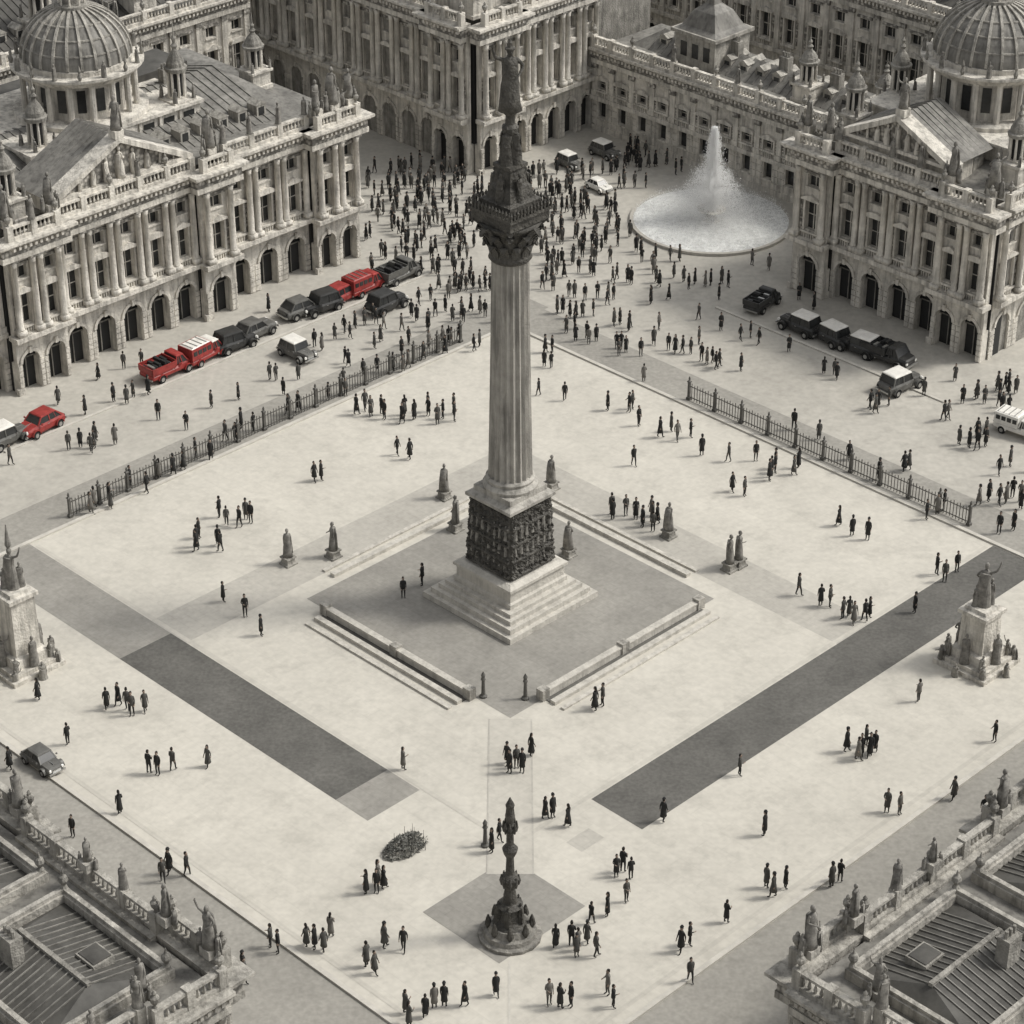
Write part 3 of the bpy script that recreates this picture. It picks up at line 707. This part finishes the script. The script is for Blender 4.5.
# ------------------------------------------------------------------ statues on pedestals
def pedestal_statue(p, q, h=2.1, ph=.6, r=.34, w=None):
    x, y = site(p, q); B = Bld('statue', (x, y, 0)); a = (x+y)/S2; b = (y-x)/S2
    B.frame(a, b, (1, 0), (0, 1))
    B.sq('pedestal', 'stone_dark', 0, 0, [(r*1.3, 0), (r*1.3, .12), (r, .16), (r*.9, ph-.15), (r*1.15, ph-.1), (r*1.15, ph)])
    B.fig('figure', 'statue_stone', 0, 0, ph, h, which=w); B.finish(smooth=('figure',))
for i, (p, q) in enumerate(((290, 564), (335, 557), (446, 498), (553, 489), (570, 556), (670, 537), (731, 570), (740, 566), (457, 530))): pedestal_statue(p, q, w=1+i % 3)

def big_monument(p, q, hz, tall):
    x, y = site(p, q); B = Bld('stone_monument', (x, y, 0)); B.frame((x+y)/S2, (y-x)/S2, (1, 0), (0, 1))
    B.sq('steps', 'stone', 0, 0, [(1.9, 0), (1.9, .3), (1.65, .31), (1.65, .6)])
    B.sq('pedestal', 'stone', 0, 0, [(1.25, .6), (1.2, 1.2), (.9, 1.3), (.85, hz-.6), (1.05, hz-.5), (1.05, hz-.25), (.8, hz-.2), (.75, hz)])
    for k in range(4):
        t = k*math.pi/2; B.fig('attendant_figures', 'statue_stone', 1.35*math.cos(t), 1.35*math.sin(t), .6, 2.1)
        t += .785; B.fig('attendant_figures', 'stone_dark', 1.8*math.cos(t), 1.8*math.sin(t), .3, 1.4)
    for k in range(8): t = k*math.pi/4; B.fig('attendant_figures', 'stone_dark', 2.2*math.cos(t), 2.2*math.sin(t), 0, R.uniform(.9, 1.3), fat=1.5)
    B.fig('main_figure', 'statue_stone', 0, 0, hz, tall, which=0)
    B.fig('main_figure', 'statue_stone', .45, -.2, hz, tall*.6, which=1); B.fig('main_figure', 'statue_stone', -.4, .3, hz, tall*.5, which=2)
    if hz > 5: B.lathe('spire', 'statue_stone', 0, 0, [(.2, hz), (.1, hz+tall), (.2, hz+tall+.2), (.03, hz+tall+1.6)], 8)
    B.finish()
big_monument(24, 664, 5.6, 2.8); big_monument(978, 662, 4.2, 3.0)

# ornate candelabrum monument in front
x, y = site(512, 935)
B = Bld('ornamental_lamp_column', (x, y, 0)); B.frame((x+y)/S2, (y-x)/S2, (1, 0), (0, 1))
B.lathe('base', 'stone_dark', 0, 0, [(1.7, 0), (1.7, .2), (1.45, .25), (1.4, .5), (1.2, .55), (1.05, .9)], 16)
B.lathe('stem', 'bronze', 0, 0, [(.95, .9), (.62, 1.2), (.5, 1.9), (.7, 2.1), (.4, 2.3), (.28, 3.2), (.4, 3.5), (.5, 3.9), (.24, 4.2), (.2, 5.2), (.34, 5.5), (.42, 5.8), (.2, 6.1), (.19, 6.8), (.36, 7.0), (.36, 7.2), (.18, 7.4), (.26, 7.9), (.2, 8.4), (.24, 8.6), (.02, 9.1)], 14)
for k in range(8):
    t = k*math.pi/4; B.lathe('scrolls', 'bronze', 1.15*math.cos(t), 1.15*math.sin(t), [(.08, .55), (.2, .8), (.15, 1.1), (.05, 1.4)], 7)
    B.lathe('scrolls', 'bronze', .45*math.cos(t), .45*math.sin(t), [(.04, 3.4), (.12, 3.7), (.03, 4.1)], 6)
    B.lathe('scrolls', 'bronze', .34*math.cos(t), .34*math.sin(t), [(.04, 6.9), (.1, 7.2), (.03, 7.6)], 6)
for k in range(5):
    t = k*math.pi*.4; B.fig('base_figures', 'bronze', .62*math.cos(t), .62*math.sin(t), 1.1, 1.3, which=1)
B.finish()

# low leafy shrub clump beside it: leaf-sized faces through a low mound, with thin stems
x, y = site(407, 848)
B = Bld('shrub', (x, y, 0)); B.frame((x+y)/S2, (y-x)/S2, (1, 0), (0, 1))
mk('foliage', (.075, .075, .066), var=.5, scale=4)
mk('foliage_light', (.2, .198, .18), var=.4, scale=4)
for i in range(40):
    a = R.gauss(0, .55); b = R.gauss(0, .4); B.lathe('stems', 'bronze', a, b, [(.025, 0), (.012, R.uniform(.4, .9))], 4)
for i in range(1500):
    u = R.uniform(0, 6.283); rr = R.random()**.5; a = 1.5*rr*math.cos(u); b = .85*rr*math.sin(u)
    top = (1-rr*rr)*(.75+.35*noise.noise(Vector((a*1.7, b*1.7, 1))))+.08; z = .04+top*R.random()**.6
    if noise.noise(Vector((a*3, b*3, z*3+7))) < -.22: continue
    l = R.uniform(.05, .12); t = R.uniform(0, 6.283); up = R.uniform(-.06, .1)
    dx, dy = l*math.cos(t), l*math.sin(t)
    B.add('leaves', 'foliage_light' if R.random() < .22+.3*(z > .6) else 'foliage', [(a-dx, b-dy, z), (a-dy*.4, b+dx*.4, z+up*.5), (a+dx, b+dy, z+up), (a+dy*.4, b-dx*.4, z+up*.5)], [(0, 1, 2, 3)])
B.finish()
for p, q in ((485, 697), (527, 699), (487, 846)):
    x, y = site(p, q); B = Bld('bollard', (x, y, 0)); B.frame((x+y)/S2, (y-x)/S2, (1, 0), (0, 1))
    B.lathe('post', 'iron', 0, 0, [(.24, 0), (.24, .12), (.13, .2), (.1, 1.2), (.16, 1.3), (.1, 1.45), (.14, 1.6), (.02, 1.85)], 10); B.finish()

# ------------------------------------------------------------------ fountain
x, y = site(712, 222); fx, fy = x, y
B = Bld('fountain', (x, y, 0)); B.frame((x+y)/S2, (y-x)/S2, (1, 0), (0, 1))
B.lathe('water', 'water', 0, 0, [(6.6, .05), (6.6, .2)], 64)
vs = []; fs = []; seg = 64
for (r, z) in ((6.8, 0), (6.8, .18), (6.82, .22), (6.8, .26), (6.5, .26), (6.5, .1)):
    for k in range(seg): vs.append((r*math.cos(2*math.pi*k/seg), r*math.sin(2*math.pi*k/seg), z))
for j in range(5):
    for k in range(seg): fs.append((j*seg+k, j*seg+(k+1) % seg, (j+1)*seg+(k+1) % seg, (j+1)*seg+k))
B.add('basin_rim', 'paving_mid', vs, fs)
B.lathe('bowl', 'stone', 0, 0, [(.9, .15), (.5, .3), (.4, .8), (1.1, 1.1), (1.2, 1.2), (.4, 1.2)], 20)
vs = []; fs = []
def drop(px, py, pz, r):
    n = len(vs)
    for dx, dy, dz in ((0, 0, 1.6), (.9, 0, -.5), (-.5, .8, -.5), (-.5, -.8, -.5)): vs.append((px+dx*r, py+dy*r, pz+dz*r))
    fs.extend([(n, n+1, n+2), (n, n+2, n+3), (n, n+3, n+1), (n+1, n+3, n+2)])
for i in range(26000):
    k = R.random(); h = k**.85*8.2+.3; rr = abs(R.gauss(0, 1))*(.1+.95*(1-h/8.8)**1.1)
    t = R.uniform(0, 6.283); drop(rr*math.cos(t), rr*math.sin(t), h, R.uniform(.015, .045))
for j in range(20):      # ring of arching side jets
    t0 = 2*math.pi*j/20
    for i in range(700):
        u = R.random(); rr = .4+(1.9+.9*(j % 2))*u+R.gauss(0, .1+.3*u); h = .6+(4.8-1.3*(j % 2))*4*u*(1-u)*.8+.6*(1-u)+R.gauss(0, .1+.2*u)
        t = t0+R.gauss(0, .1+.1*u); drop(rr*math.cos(t), rr*math.sin(t), max(.25, h-.8*u), R.uniform(.012, .034))
for i in range(26000):
    rr = 6.5*R.random()**.7; t = R.uniform(0, 6.283); h = .22+abs(R.gauss(0, 1))*(.15+1.5*math.exp(-rr*.4))
    drop(rr*math.cos(t), rr*math.sin(t), h, R.uniform(.012, .034))
B.add('water_spray', 'foam', vs, fs)
e = B.finish()
mm = bpy.data.materials.new('mist'); mm.use_nodes = True; nt = mm.node_tree; nt.nodes.clear()
out = nt.nodes.new('ShaderNodeOutputMaterial'); pv = nt.nodes.new('ShaderNodeVolumeScatter'); pv.inputs['Color'].default_value = (1, 1, 1, 1)
tc = nt.nodes.new('ShaderNodeTexCoord'); ln = nt.nodes.new('ShaderNodeVectorMath'); ln.operation = 'LENGTH'
mp = nt.nodes.new('ShaderNodeMapping'); mp.inputs['Scale'].default_value = (1/7.2, 1/7.2, 1/5.4)
mr = nt.nodes.new('ShaderNodeMapRange'); mr.inputs[1].default_value = 0; mr.inputs[2].default_value = 1; mr.inputs[3].default_value = 1; mr.inputs[4].default_value = 0
pw = nt.nodes.new('ShaderNodeMath'); pw.operation = 'POWER'; pw.inputs[1].default_value = 1.8
ml = nt.nodes.new('ShaderNodeMath'); ml.operation = 'MULTIPLY'; ml.inputs[1].default_value = .16
for a, b in ((tc.outputs['Object'], mp.inputs[0]), (mp.outputs[0], ln.inputs[0]), (ln.outputs['Value'], mr.inputs[0]), (mr.outputs[0], pw.inputs[0]), (pw.outputs[0], ml.inputs[0]), (ml.outputs[0], pv.inputs['Density']), (pv.outputs[0], out.inputs['Volume'])): nt.links.new(a, b)
MATS['mist'] = mm
vs = []; fs = []; seg = 24
for (r, z) in [(7.2*math.cos(q*math.pi/16), .32+5.2*math.sin(q*math.pi/16)) for q in range(8)]:
    for k in range(seg): vs.append((r*math.cos(2*math.pi*k/seg), r*math.sin(2*math.pi*k/seg), z))
for j in range(7):
    for k in range(seg): fs.append((j*seg+k, j*seg+(k+1) % seg, (j+1)*seg+(k+1) % seg, (j+1)*seg+k))
fs += [tuple(range(seg)), tuple(range(7*seg, 8*seg))]
mo = link(bpy.data.objects.new('mist', mesh_from('mist', vs, fs, ['mist']))); mo.parent = e

# ------------------------------------------------------------------ vehicles
def vehicle_mesh(kind, paint, roof):
    V = []; F = []; M = []
    mats = [paint, 'glass', 'rubber', 'chrome', 'lamp_lens', roof]
    def add(vs, fs, m):
        n = len(V); V.extend(vs); F.extend([tuple(i+n for i in f) for f in fs]); M.extend([m]*len(fs))
    def bx(x0, x1, y0, y1, z0, z1, m, tx=0, ty=0):
        vs = [(x0, y0, z0), (x1, y0, z0), (x1, y1, z0), (x0, y1, z0), (x0+tx, y0+ty, z1), (x1-tx, y0+ty, z1), (x1-tx, y1-ty, z1), (x0+tx, y1-ty, z1)]
        add(vs, [(0, 3, 2, 1), (4, 5, 6, 7), (0, 1, 5, 4), (1, 2, 6, 5), (2, 3, 7, 6), (3, 0, 4, 7)], m)
    def loftx(st, m):
        n = 8; vs = []
        for (x, z0, z1, w) in st:
            vs += [(x, -w*.9, z0), (x, -w, z0+(z1-z0)*.2), (x, -w, z0+(z1-z0)*.72), (x, -w*.86, z1), (x, w*.86, z1), (x, w, z0+(z1-z0)*.72), (x, w, z0+(z1-z0)*.2), (x, w*.9, z0)]
        fs = [(j*n+k, j*n+(k+1) % n, (j+1)*n+(k+1) % n, (j+1)*n+k) for j in range(len(st)-1) for k in range(n)]
        fs += [tuple(range(n)), tuple((len(st)-1)*n+k for k in range(n))]
        add(vs, fs, m)
    def cyl(x, y, z, r, w, m, seg=16):
        vs = []
        for yy in (y-w/2, y+w/2):
            for k in range(seg): vs.append((x+r*math.cos(6.2832*k/seg), yy, z+r*math.sin(6.2832*k/seg)))
        fs = [(k, (k+1) % seg, seg+(k+1) % seg, seg+k) for k in range(seg)]+[tuple(range(seg)), tuple(range(2*seg-1, seg-1, -1))]
        add(vs, fs, m)
    def bar(p, q, r, m):
        vs = [(p[0]-r, p[1]-r, p[2]), (p[0]+r, p[1]-r, p[2]), (p[0]+r, p[1]+r, p[2]), (p[0]-r, p[1]+r, p[2]), (q[0]-r, q[1]-r, q[2]), (q[0]+r, q[1]-r, q[2]), (q[0]+r, q[1]+r, q[2]), (q[0]-r, q[1]+r, q[2])]
        add(vs, [(0, 3, 2, 1), (4, 5, 6, 7), (0, 1, 5, 4), (1, 2, 6, 5), (2, 3, 7, 6), (3, 0, 4, 7)], m)
    def green(b0, b1, t0, t1, z0, z1, w, wt):
        vs = [(b0, -w, z0), (b1, -w, z0), (b1, w, z0), (b0, w, z0), (t0, -wt, z1), (t1, -wt, z1), (t1, wt, z1), (t0, wt, z1)]
        add(vs, [(0, 3, 2, 1), (4, 5, 6, 7), (0, 1, 5, 4), (1, 2, 6, 5), (2, 3, 7, 6), (3, 0, 4, 7)], 1)
        for sy in (-1, 1):
            bar((b0, sy*w, z0), (t0, sy*wt, z1), .05, 0); bar((b1, sy*w, z0), (t1, sy*wt, z1), .05, 0)
            m = (b0+b1)/2; bar((m, sy*w, z0), ((t0+t1)/2, sy*wt, z1), .045, 0)
            bar((m-(b1-b0)*.27, sy*w, z0), (m-(b1-b0)*.22, sy*wt, z1), .02, 0)
        vs = []
        for (zz, e) in ((z1-.02, .06), (z1+.06, .04), (z1+.11, -.12)):
            vs += [(t0-e, -wt-e, zz), (t1+e, -wt-e, zz), (t1+e, wt+e, zz), (t0-e, wt+e, zz)]
        fs = [(j*4+k, j*4+(k+1) % 4, j*4+4+(k+1) % 4, j*4+4+k) for j in range(2) for k in range(4)]+[(8, 9, 10, 11), (3, 2, 1, 0)]
        add(vs, fs, 5)
    wb = 1.35; w = .86
    if kind == 'car':
        loftx([(-2.2, .42, .72, .7), (-2.1, .3, .88, .8), (-1.5, .26, .98, w), (-.5, .26, 1.0, w), (.6, .26, 1.0, w), (1.0, .26, .98, w*.98), (1.9, .28, .88, .78), (2.15, .4, .78, .66)], 0)
        green(-1.75, .95, -1.2, .4, .96, 1.48, .76, .62)
    elif kind == 'taxi':
        loftx([(-2.1, .45, .8, .66), (-2.0, .32, .98, .76), (-1.4, .3, 1.06, w), (.4, .3, 1.06, w), (.75, .3, 1.0, .66), (1.8, .34, .96, .52), (2.0, .4, .9, .46)], 0)
        green(-1.75, .72, -1.5, .45, 1.04, 1.68, .78, .68)
        bx(1.98, 2.05, -.32, .32, .45, .92, 3)
    else:
        wb = 1.5
        loftx([(-2.5, .5, .82, .84), (-2.4, .42, .9, .9), (.5, .42, .9, .9), (.7, .4, 1.15, .88), (1.5, .4, 1.1, .84), (2.2, .42, 1.02, .74), (2.35, .5, .9, .66)], 0)
        green(.25, 1.55, .4, 1.1, 1.05, 1.72, .8, .7)
        bx(-2.5, .15, -.92, .92, .9, 1.05, 0)
        if kind == 'truck':
            for sy in (-1, 1): bx(-2.5, .15, sy*.9-.04, sy*.9+.04, 1.05, 1.5, 0)
            bx(-2.54, -2.46, -.86, .86, 1.05, 1.5, 0); bx(.08, .16, -.86, .86, 1.05, 1.6, 0)
            for i in range(7): 
                xx = -2.3+i*.33; h = R.uniform(1.25, 1.75); yy = R.uniform(-.15, .15)
                bx(xx, xx+.29, -.75, yy-.02, 1.05, h, 3 if i % 3 == 0 else 2, .02, .02); bx(xx, xx+.29, yy+.02, .78, 1.05, R.uniform(1.2, 1.7), 5 if i % 2 else 2, .02, .02)
        else:
            bx(-2.48, .15, -.9, .9, 1.05, 1.95, 0, .04, .05)
            for sy in (-1, 1):
                for i in range(4): bx(-2.25+i*.6, -1.8+i*.6, sy*.885-.02, sy*.885+.02, 1.3, 1.7, 1)
            bx(-2.35, .05, -.78, .78, 1.95, 2.02, 5, .1, .1)
            for i in range(4): bx(-2.2+i*.6, -2.12+i*.6, -.7, .7, 2.02, 2.07, 3)
    for sx in (-1, 1):
        for sy in (-1, 1):
            r = .34
            cyl(sx*wb, sy*(w-.03), .36, .41, .14, 2); cyl(sx*wb, sy*(w+.02), .34, r, .22, 2); cyl(sx*wb, sy*(w+.05), .34, .19, .2, 3, 10)
            vs = []; n = 9      # mudguard
            for k in range(n):
                t = math.pi*(.02+.96*k/(n-1))
                for rr in (.41, .47):
                    for oy in (-.12, .16): vs.append((sx*wb+rr*math.cos(t), sy*w+oy*sy, .35+rr*math.sin(t)))
            fs = []
            for k in range(n-1):
                q = k*4; fs += [(q, q+1, q+5, q+4), (q+2, q+6, q+7, q+3), (q, q+4, q+6, q+2), (q+1, q+3, q+7, q+5)]
            fs += [(0, 2, 3, 1), (n*4-4, n*4-3, n*4-1, n*4-2)]
            add(vs, fs, 0)
    e = 2.2 if kind == 'car' else 2.12 if kind == 'taxi' else 2.42
    bx(e, e+.1, -.78, .78, .38, .52, 3); bx(-e-.16, -e-.04, -.78, .78, .4, .54, 3)
    for sy in (-1, 1):
        cyl(e-.14, sy*.58, .72, .12, .1, 4, 10); bx(e-.16, e-.02, sy*.6-.1, sy*.6+.1, .62, .8, 4)
        bx(-e-.02, -e+.1, sy*.62-.08, sy*.62+.08, .66, .8, 2)
        bx(.62, .74, sy*.98-.06, sy*.98+.06, 1.02, 1.14, 0)
        bx(-.25, -.08, sy*(w+.004)-.012, sy*(w+.004)+.012, .8, .84, 3)
    if kind == 'car': bx(2.1, 2.19, -.4, .4, .5, .7, 3)
    bx(.9, 1.7, -.02, .02, .9, 1.0, 3)
    return mesh_from('bodywork', V, F, mats, M)
VM = {}
VPOS = []
def vehicle(p, q, kind, paint, roof=None, axis='a', flip=0, name='parked_car', sc=.86):
    roof = roof or paint; k = (kind, paint, roof)
    if k not in VM: VM[k] = vehicle_mesh(*k)
    o = link(bpy.data.objects.new(name, VM[k])); x, y = site(p, q); o.location = (x, y, 0.02)
    o.rotation_euler = (0, 0, math.radians(45 if axis == 'a' else -45)+math.pi*flip+R.uniform(-.14, .14)); VPOS.append((x, y))
    o.scale = (sc*.97, sc*1.08, sc*1.05)
vehicle(42, 430, 'car', 'paint_red', flip=1); vehicle(8, 443, 'taxi', 'paint_grey', 'paint_white')
vehicle(170, 374, 'truck', 'paint_red', name='truck'); vehicle(206, 359, 'van', 'paint_red', 'paint_white', name='delivery_van', sc=.82)
vehicle(236, 348, 'taxi', 'paint_black'); vehicle(256, 336, 'car', 'paint_grey')
vehicle(299, 357, 'taxi', 'paint_grey', 'paint_white', 'b', sc=.78)
vehicle(303, 314, 'car', 'paint_grey'); vehicle(322, 311, 'taxi', 'paint_black', flip=1)
vehicle(343, 300, 'car', 'paint_red'); vehicle(367, 291, 'van', 'paint_red', name='delivery_van', sc=.8)
vehicle(401, 279, 'truck', 'paint_grey', name='truck'); vehicle(388, 309, 'taxi', 'paint_black')
vehicle(764, 307, 'truck', 'paint_black', None, 'a', name='truck', sc=.75)
for p, q in ((801, 331), (830, 341), (860, 352)): vehicle(p, q, 'taxi', 'paint_black', 'paint_white', 'b', 1)
vehicle(890, 362, 'truck', 'paint_black', None, 'b', name='truck')
vehicle(901, 389, 'taxi', 'paint_grey', 'paint_white', 'a'); vehicle(1021, 434, 'van', 'paint_white', None, 'b', name='delivery_van', sc=.75)
vehicle(571, 167, 'taxi', 'paint_grey', 'paint_white', 'b', sc=.68); vehicle(606, 156, 'taxi', 'paint_grey', 'paint_white', 'b', sc=.72); vehicle(600, 190, 'car', 'paint_white', None, 'b', sc=.6)
vehicle(45, 766, 'car', 'paint_grey', 'paint_grey', 'b', sc=.66)

# ------------------------------------------------------------------ people
G1 = """87,415,1 100,380,1 133,366,2 122,405,2 135,398,1 58,446,0 78,450,2 108,448,3 117,445,1 12,465,1 188,430,1 213,408,1 170,478,2 105,507,2 90,512,2
228,445,2 237,442,1 274,378,2 270,312,1 325,350,2 340,338,3 360,328,2 375,322,2 347,396,1 383,257,1 403,355,1 420,305,1 372,412,3 383,415,1 395,416,2 407,457,2
415,423,3 428,420,2 440,418,4 325,483,2 235,522,3 246,526,2 210,545,4 220,546,1 225,602,1 247,617,1 263,636,1 405,598,1 424,586,1 405,770,1 210,767,1 165,770,2
175,771,1 122,710,3 135,712,2 150,714,1 70,745,1 122,814,1 75,837,1 175,877,2 165,882,1 368,892,2 380,892,2 275,952,2 320,952,2 333,937,1 326,952,1 370,967,2
400,952,2 408,948,1 236,977,2 440,1012,3 455,1008,1 467,1006,1 498,996,1 418,1022,2 488,847,2 510,767,2 520,767,2 533,756,1 605,710,2 547,820,1 556,821,2
551,1005,1 562,1009,1 573,1007,1 605,1002,2 560,947,2 572,947,1 590,952,3 598,957,1 603,917,2 618,877,1 628,877,2 640,882,1 628,902,1 680,951,2 688,951,1
692,982,1 728,923,1 778,890,2 787,889,1 832,887,2 766,836,1 771,834,1 741,776,1 665,822,1 903,818,2 860,753,3 870,754,2 879,755,1 848,752,1 996,742,1 1003,742,1 920,702,1
818,602,2 800,596,1 850,621,2 863,622,3 867,617,1 916,613,1 840,526,1 865,539,2 945,577,2 958,572,1 935,516,2 945,511,1 905,472,1 785,474,4 778,476,2 757,461,1
735,492,2 743,497,1 703,456,1 730,462,1 672,436,2 687,441,2 690,438,1 635,466,1 622,411,3 630,413,1 640,426,1 566,401,1 540,396,1 630,352,3 640,357,1 645,382,1
675,351,2 690,357,2 705,366,3 715,367,2 722,331,1 745,337,2 742,371,1 832,377,2 825,374,1 880,411,3 890,406,1 925,396,1 956,381,1 985,442,4 970,447,3 990,396,3
1005,391,2 990,502,2 1000,501,3 1015,506,2 1010,532,2 555,311,2 580,301,3 600,302,2 618,300,2 645,301,2 660,286,2 675,281,2 690,286,2 710,287,2 730,286,2 753,266,1 770,270,1
552,352,2 545,365,2 571,330,2 585,338,2 600,345,2 618,352,2 640,522,3 625,520,4 655,528,2 400,235,3 420,240,3 445,238,4 460,240,4 470,228,3 440,225,4 425,222,3 405,212,4 388,200,4
395,188,3 415,185,4 380,185,3 430,205,4 448,212,4 465,215,4 455,200,4 440,190,3 425,190,3 470,195,3 480,210,3 490,190,2 460,262,3 440,262,2 410,262,2 450,290,4 462,290,3 474,290,3 480,285,2
440,300,2 430,272,2 545,190,3 560,195,3 575,190,3 550,175,3 590,205,2 610,205,2 620,190,2 635,185,3 560,230,3 570,242,4 585,248,4 595,250,3 600,240,2 615,245,2 628,235,2 550,240,2 545,255,2
555,278,3 575,275,2 600,275,2 615,280,2 630,282,2 655,272,2 650,262,2 640,330,2 660,330,1 620,325,2 590,320,2 570,318,2 680,262,2 530,180,2 520,172,2 640,165,3 650,155,3 625,170,2
670,300,1 700,320,1 720,300,1 745,310,1 700,345,1 655,345,1 450,345,2 437,352,2 462,342,2 425,360,1 410,368,1 300,412,1 330,400,1 495,290,2 545,290,2 950,420,2 975,400,3 1000,410,3 1015,395,2 1018,470,2 1000,475,1
800,300,1 815,310,1 780,330,1 790,352,1 760,345,1 910,470,1 880,480,1 795,430,1 820,440,1 850,460,1 40,700,1 30,480,0 12,770,1 20,800,1 955,800,1 985,820,1
260,300,1 300,380,1 350,365,2 380,345,2 395,330,2 410,345,1 285,395,1 240,400,1 160,420,1 150,395,1 60,405,1 70,380,1 250,430,2 290,415,1 205,462,2 185,470,1 140,490,2 345,385,1 375,375,2 395,370,2 475,350,2
415,320,2 430,330,2 455,320,3 470,315,3 440,315,2 485,320,2 370,240,2 385,225,3 400,250,2 415,205,3 400,198,3 435,180,3 450,185,3 410,225,3 560,215,3 580,220,3 600,225,3 620,215,2 640,210,1 535,215,3 525,195,3 510,185,2
650,170,3 665,165,2 640,150,3 630,160,3 615,175,3 590,172,2 580,182,3 600,212,3 570,208,3 540,205,3 555,200,2 610,232,3 640,255,2 580,262,3 565,265,3 600,262,3 550,265,2 675,175,2 645,140,2 660,150,2 700,170,1
400,172,3 420,170,3 445,170,3 385,172,2 380,212,3 460,180,3 480,200,3 472,250,3 430,250,3 415,250,2 395,262,2 380,272,2 445,275,3 470,275,2 535,240,3 525,225,3"""
def ok(x, y):
    for vx, vy in VPOS:
        if math.hypot(x-vx, y-vy) < 1.7: return False
    if math.hypot(x-fx, y-fy) < 7.2: return False
    a = (x+y)/S2; b = (y-x)/S2
    if b > 43.6 and a < 29.5: return False
    if a > 46.5 and b < 18: return False
    if a > 44.5 and b > 48.6: return False
    if a > 59.4: return False
    return True
placed = []
for g in G1.split():
    p, q, n = map(int, g.split(','))
    x0, y0 = site(p, q); face = R.uniform(0, 6.28)
    for i in range(n):
        for tr in range(12):
            sp = 0 if n == 1 else .4+.2*n
            x = x0+R.uniform(-sp, sp); y = y0+R.uniform(-sp, sp)*.8
            if ok(x, y) and all(math.hypot(x-a, y-b) > .45 for a, b in placed[-12:]): break
        else: continue
        placed.append((x, y))
        me, _ = R.choices(PEOPLE, PW)[0]
        o = link(bpy.data.objects.new('person', me)); k = R.uniform(.86, .98)
        if y > 25: k *= .92
        o.location = (x, y, .025); o.scale = (k, k, k); o.rotation_euler = (0, 0, face+R.uniform(-.8, .8)+(3.14 if R.random() < .35 else 0))

# ------------------------------------------------------------------ light
az = Vector((.99, .12)); el = math.radians(49)
sv = Vector((az.x*math.cos(el), az.y*math.cos(el), math.sin(el))).normalized()
sd = bpy.data.lights.new('sun', 'SUN'); sd.energy = 2.15; sd.angle = math.radians(9.0); sd.color = (1, .96, .88)
so = link(bpy.data.objects.new('sun', sd)); so.rotation_euler = sv.to_track_quat('Z', 'Y').to_euler(); so.location = (60, 10, 90)
w = bpy.data.worlds.new('World'); scene.world = w; w.use_nodes = True; nt = w.node_tree
bg = nt.nodes['Background']; sky = nt.nodes.new('ShaderNodeTexSky'); sky.sky_type = 'NISHITA'; sky.sun_disc = False
sky.sun_elevation = el; sky.sun_rotation = math.atan2(az.x, az.y); sky.air_density = 1.0; sky.dust_density = 4
hs = nt.nodes.new('ShaderNodeHueSaturation'); hs.inputs['Saturation'].default_value = .08
nt.links.new(sky.outputs[0], hs.inputs['Color']); nt.links.new(hs.outputs[0], bg.inputs['Color']); bg.inputs['Strength'].default_value = .15
scene.view_settings.view_transform = 'Standard'; scene.view_settings.look = 'None'; scene.view_settings.exposure = 0
# ------------------------------------------------------------------ camera
cd = bpy.data.cameras.new('camera'); cd.lens = 2500/1024*36; cd.sensor_width = 36; cd.clip_end = 6000; cd.clip_start = 1
co = link(bpy.data.objects.new('camera', cd)); co.location = (0.1, -134.3, 87); co.rotation_euler = (math.radians(59), 0, 0)
scene.camera = co
